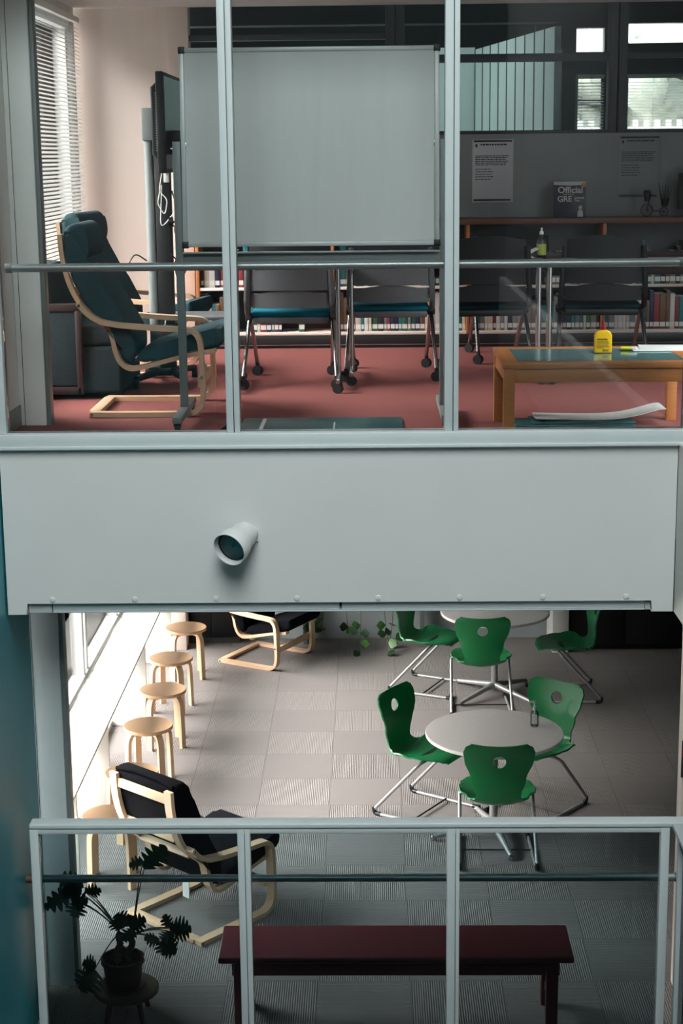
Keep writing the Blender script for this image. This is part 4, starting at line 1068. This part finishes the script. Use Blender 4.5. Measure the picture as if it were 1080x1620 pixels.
# ------------------------------------------------------------------ coffee table and what lies on it
CT0, CT1, CY0, CY1, CH = .625, 1.565, 7.755, 8.43, .378
t = thing('coffee_table', 'low wooden coffee table with a frosted green glass top by the window', 'table', ((CT0+CT1)/2, (CY0+CY1)/2, U))
hx, hy = (CT1-CT0)/2, (CY1-CY0)/2
q = MB().box(-hx, hx, -hy, -hy+.075, CH-.03, CH, M_oak, .004).box(-hx, hx, hy-.075, hy, CH-.03, CH, M_oak, .004).box(-hx, -hx+.075, -hy+.0755, hy-.0755, CH-.03, CH, M_oak, .002).box(hx-.075, hx, -hy+.0755, hy-.0755, CH-.03, CH, M_oak, .002)
q.build('top_frame', t)
MB().box(-hx+.07, hx-.07, -hy+.07, hy-.07, CH-.014, CH-.002, M_tableglass).build('glass_panel', t)
for s in (-1, 1):
    MB().box(-hx+.02, hx-.02, s*(hy-.02)-.01, s*(hy-.02)+.01, CH-.095, CH-.03, M_oak, .003).build('apron', t)
    MB().box(s*(hx-.02)-.01, s*(hx-.02)+.01, -hy+.02, hy-.02, CH-.095, CH-.03, M_oak, .003).build('apron', t)
    for r in (-1, 1): MB().box(s*(hx-.03)-.026, s*(hx-.03)+.026, r*(hy-.03)-.026, r*(hy-.03)+.026, 0, CH-.03, M_oak, .003).build('leg', t)
ZC = U+CH
p = fl(953, 558, ZC)
yb = thing('glue_bottle', 'yellow squeeze bottle with a dark red nozzle on the coffee table', 'bottle', (p.x, p.y, ZC))
MB().prism([(-.040, 0), (.040, 0), (.0425, .006), (.0425, .088), (.033, .105), (.013, .114), (-.013, .114), (-.033, .105), (-.0425, .088), (-.0425, .006)], -.018, .018, M_yellow, 'y', bev=.006, seg=3).build('body', yb)
MB().lathe([(.014, .112), (.014, .128), (.0095, .132), (.007, .156), (0, .157)], M_redcap, n=20).build('nozzle', yb)
q = MB(); rnd = random.Random(5)
for i in range(7): q.box(-.032, -.032+rnd.uniform(.035, .062), -.0188, -.0178, .066-.007*i, .0685-.007*i if i else .071, M_ink)
for i in range(11): q.box(-.004+.0028*i, -.004+.0028*i+rnd.uniform(.0008, .002), -.0188, -.0178, .008, .018, M_ink)
q.build('label_print', yb)
p = fl(1040, 552, ZC)
pp = thing('papers', 'sheets of white paper at the end of the coffee table', 'paper', (p.x+.03, p.y, ZC))
MB().box(-.17, .16, -.09, .09, .0, .004, M_paper, .001, M=Matrix.Rotation(.06, 4, 'Z')).build('sheet', pp); MB().box(-.12, .18, -.03, .12, .0042, .008, M_paper, .001, M=Matrix.Rotation(-.08, 4, 'Z')).build('sheet', pp)
p = fl(992, 554, ZC)
ph = thing('highlighter', 'neon yellow highlighter beside the white papers on the coffee table', 'pen', (p.x, p.y, ZC+.009)); ph.rotation_euler.z = rad(-28)
MB().cyl((-.032, 0, 0), (.02, 0, 0), .0085, M_neon, n=16).build('barrel', ph); MB().cyl((.02, 0, 0), (.048, 0, 0), .0088, M_whiteplast, n=16).build('cap', ph)
q = thing('plastic_pouch', 'clear plastic pouch lying under the neon highlighter', 'pouch', (p.x+.01, p.y, ZC))
MB().box(-.05, .05, -.04, .04, 0, .0006, M_winglass).build('film', q)
# on the carpet
a0, a1 = fl(836, 667, U), fl(972, 680, U)
pf = thing('portfolio', 'dark teal portfolio case lying flat under the coffee table', 'case', ((a0.x+a1.x)/2, 8.27, U))
MB().box(-.29, .31, -.15, .09, 0, .022, M_tealvinyl, .008).build('case', pf); MB().box(-.20, .31, -.12, .12, .0225, .028, M_tealvinyl, .003, M=Matrix.Rotation(.05, 4, 'Z')).build('flap', pf)
sh = thing('paper_sheet', 'large white sheet curling up at one end on top of the dark portfolio', 'paper', ((a0.x+a1.x)/2+.10, 8.29, U+.028))
q = MB().ribbon(smooth2([(-.28, .012), (-.12, .008), (.02, .006), (.14, .012), (.24, .03), (.33, .055), (.37, .058)], 6), -.09, .12, .003, M_paper); q.build('sheet', sh)
c = thing('clear_folder', 'flat dark teal plastic folder lying on the red carpet by the window', 'folder', (-.24, 8.22, U))
MB().box(-.42, .40, -.24, .27, 0, .012, M_tealvinyl, .004).build('cover', c); MB().box(-.32, -.30, -.20, .22, .0122, .0145, M_whiteplast, .001).build('clip_edge', c)
MB().box(.05, .058, -.22, .10, .0122, .0135, M_greypaper).build('crease', c)
p = fl(355, 680, U)
simple('door_wedge', 'small black wedge on the carpet at the foot of the first window bar', 'wedge', (p.x, p.y, U), [('body', MB().prism([(-.03, 0), (.035, 0), (.035, .035), (.02, .038)], -.03, .03, M_black, 'y', bev=.003))])
# ------------------------------------------------------------------ daylight
wd = bpy.data.worlds.new('daylight'); sc.world = wd; wd.use_nodes = True
nt = wd.node_tree; bg = nt.nodes['Background']; L = nt.links.new
tc = nt.nodes.new('ShaderNodeTexCoord'); sp = nt.nodes.new('ShaderNodeSeparateXYZ'); L(tc.outputs['Generated'], sp.inputs[0])
def ramp(stops):
    r = nt.nodes.new('ShaderNodeValToRGB'); e = r.color_ramp.elements; L(sp.outputs['Z'], r.inputs['Fac'])
    e[0].position = stops[0][0]; e[0].color = stops[0][1]+(1,); e[1].position = stops[-1][0]; e[1].color = stops[-1][1]+(1,)
    for p, c in stops[1:-1]: n = e.new(p); n.color = c+(1,)
    return r.outputs['Color']
sky = ramp(SKY_A); glow = ramp(SKY_B)          # overall sky, and the brighter sky on the window side
mr = nt.nodes.new('ShaderNodeMapRange'); mr.interpolation_type = 'SMOOTHSTEP'
mr.inputs['From Min'].default_value = -.35; mr.inputs['From Max'].default_value = -.75; L(sp.outputs['X'], mr.inputs['Value'])
mx = nt.nodes.new('ShaderNodeMix'); mx.data_type = 'RGBA'; L(mr.outputs['Result'], mx.inputs[0]); L(sky, mx.inputs[6]); L(glow, mx.inputs[7])
L(mx.outputs[2], bg.inputs['Color']); bg.inputs['Strength'].default_value = SKY_STRENGTH
def portal(name, loc, rot, sx, sy):
    d = bpy.data.lights.new(name, 'AREA'); d.shape = 'RECTANGLE'; d.size = sx; d.size_y = sy; d.cycles.is_portal = True
    o = bpy.data.objects.new(name, d); COL.objects.link(o); o.location = loc; o.rotation_euler = rot; return o
portal('daylight_lower_window', (LX-.25, 11.56, 1.0), (0, -PI/2, 0), 2.0, 6.2)
portal('daylight_upper_window', (LX-.25, 10.31, 4.28), (0, -PI/2, 0), 2.1, 3.2)
portal('daylight_rooflight', (-.1, (SKY_Y0+SKY_Y1)/2, 9.25), (0, 0, 0), 3.4, SKY_Y1-SKY_Y0)
portal('daylight_far_windows', (3.2, YF+.25, 5.0), (-PI/2, 0, 0), 3.2, 1.4)
portal('daylight_side_window', (LX-1.45, 14.0, 4.7), (0, -PI/2, 0), 1.6, 2.4)
sc.view_settings.view_transform = 'Standard'; sc.view_settings.look = 'None'; sc.view_settings.gamma = 1.0
sc.view_settings.use_curve_mapping = False
sc.view_settings.exposure = EXPOSURE
sc.cycles.max_bounces = 10; sc.cycles.diffuse_bounces = 6; sc.cycles.glossy_bounces = 4; sc.cycles.transmission_bounces = 6; sc.cycles.transparent_max_bounces = 24
sc.cycles.caustics_reflective = False; sc.cycles.caustics_refractive = False; sc.cycles.sample_clamp_indirect = 6
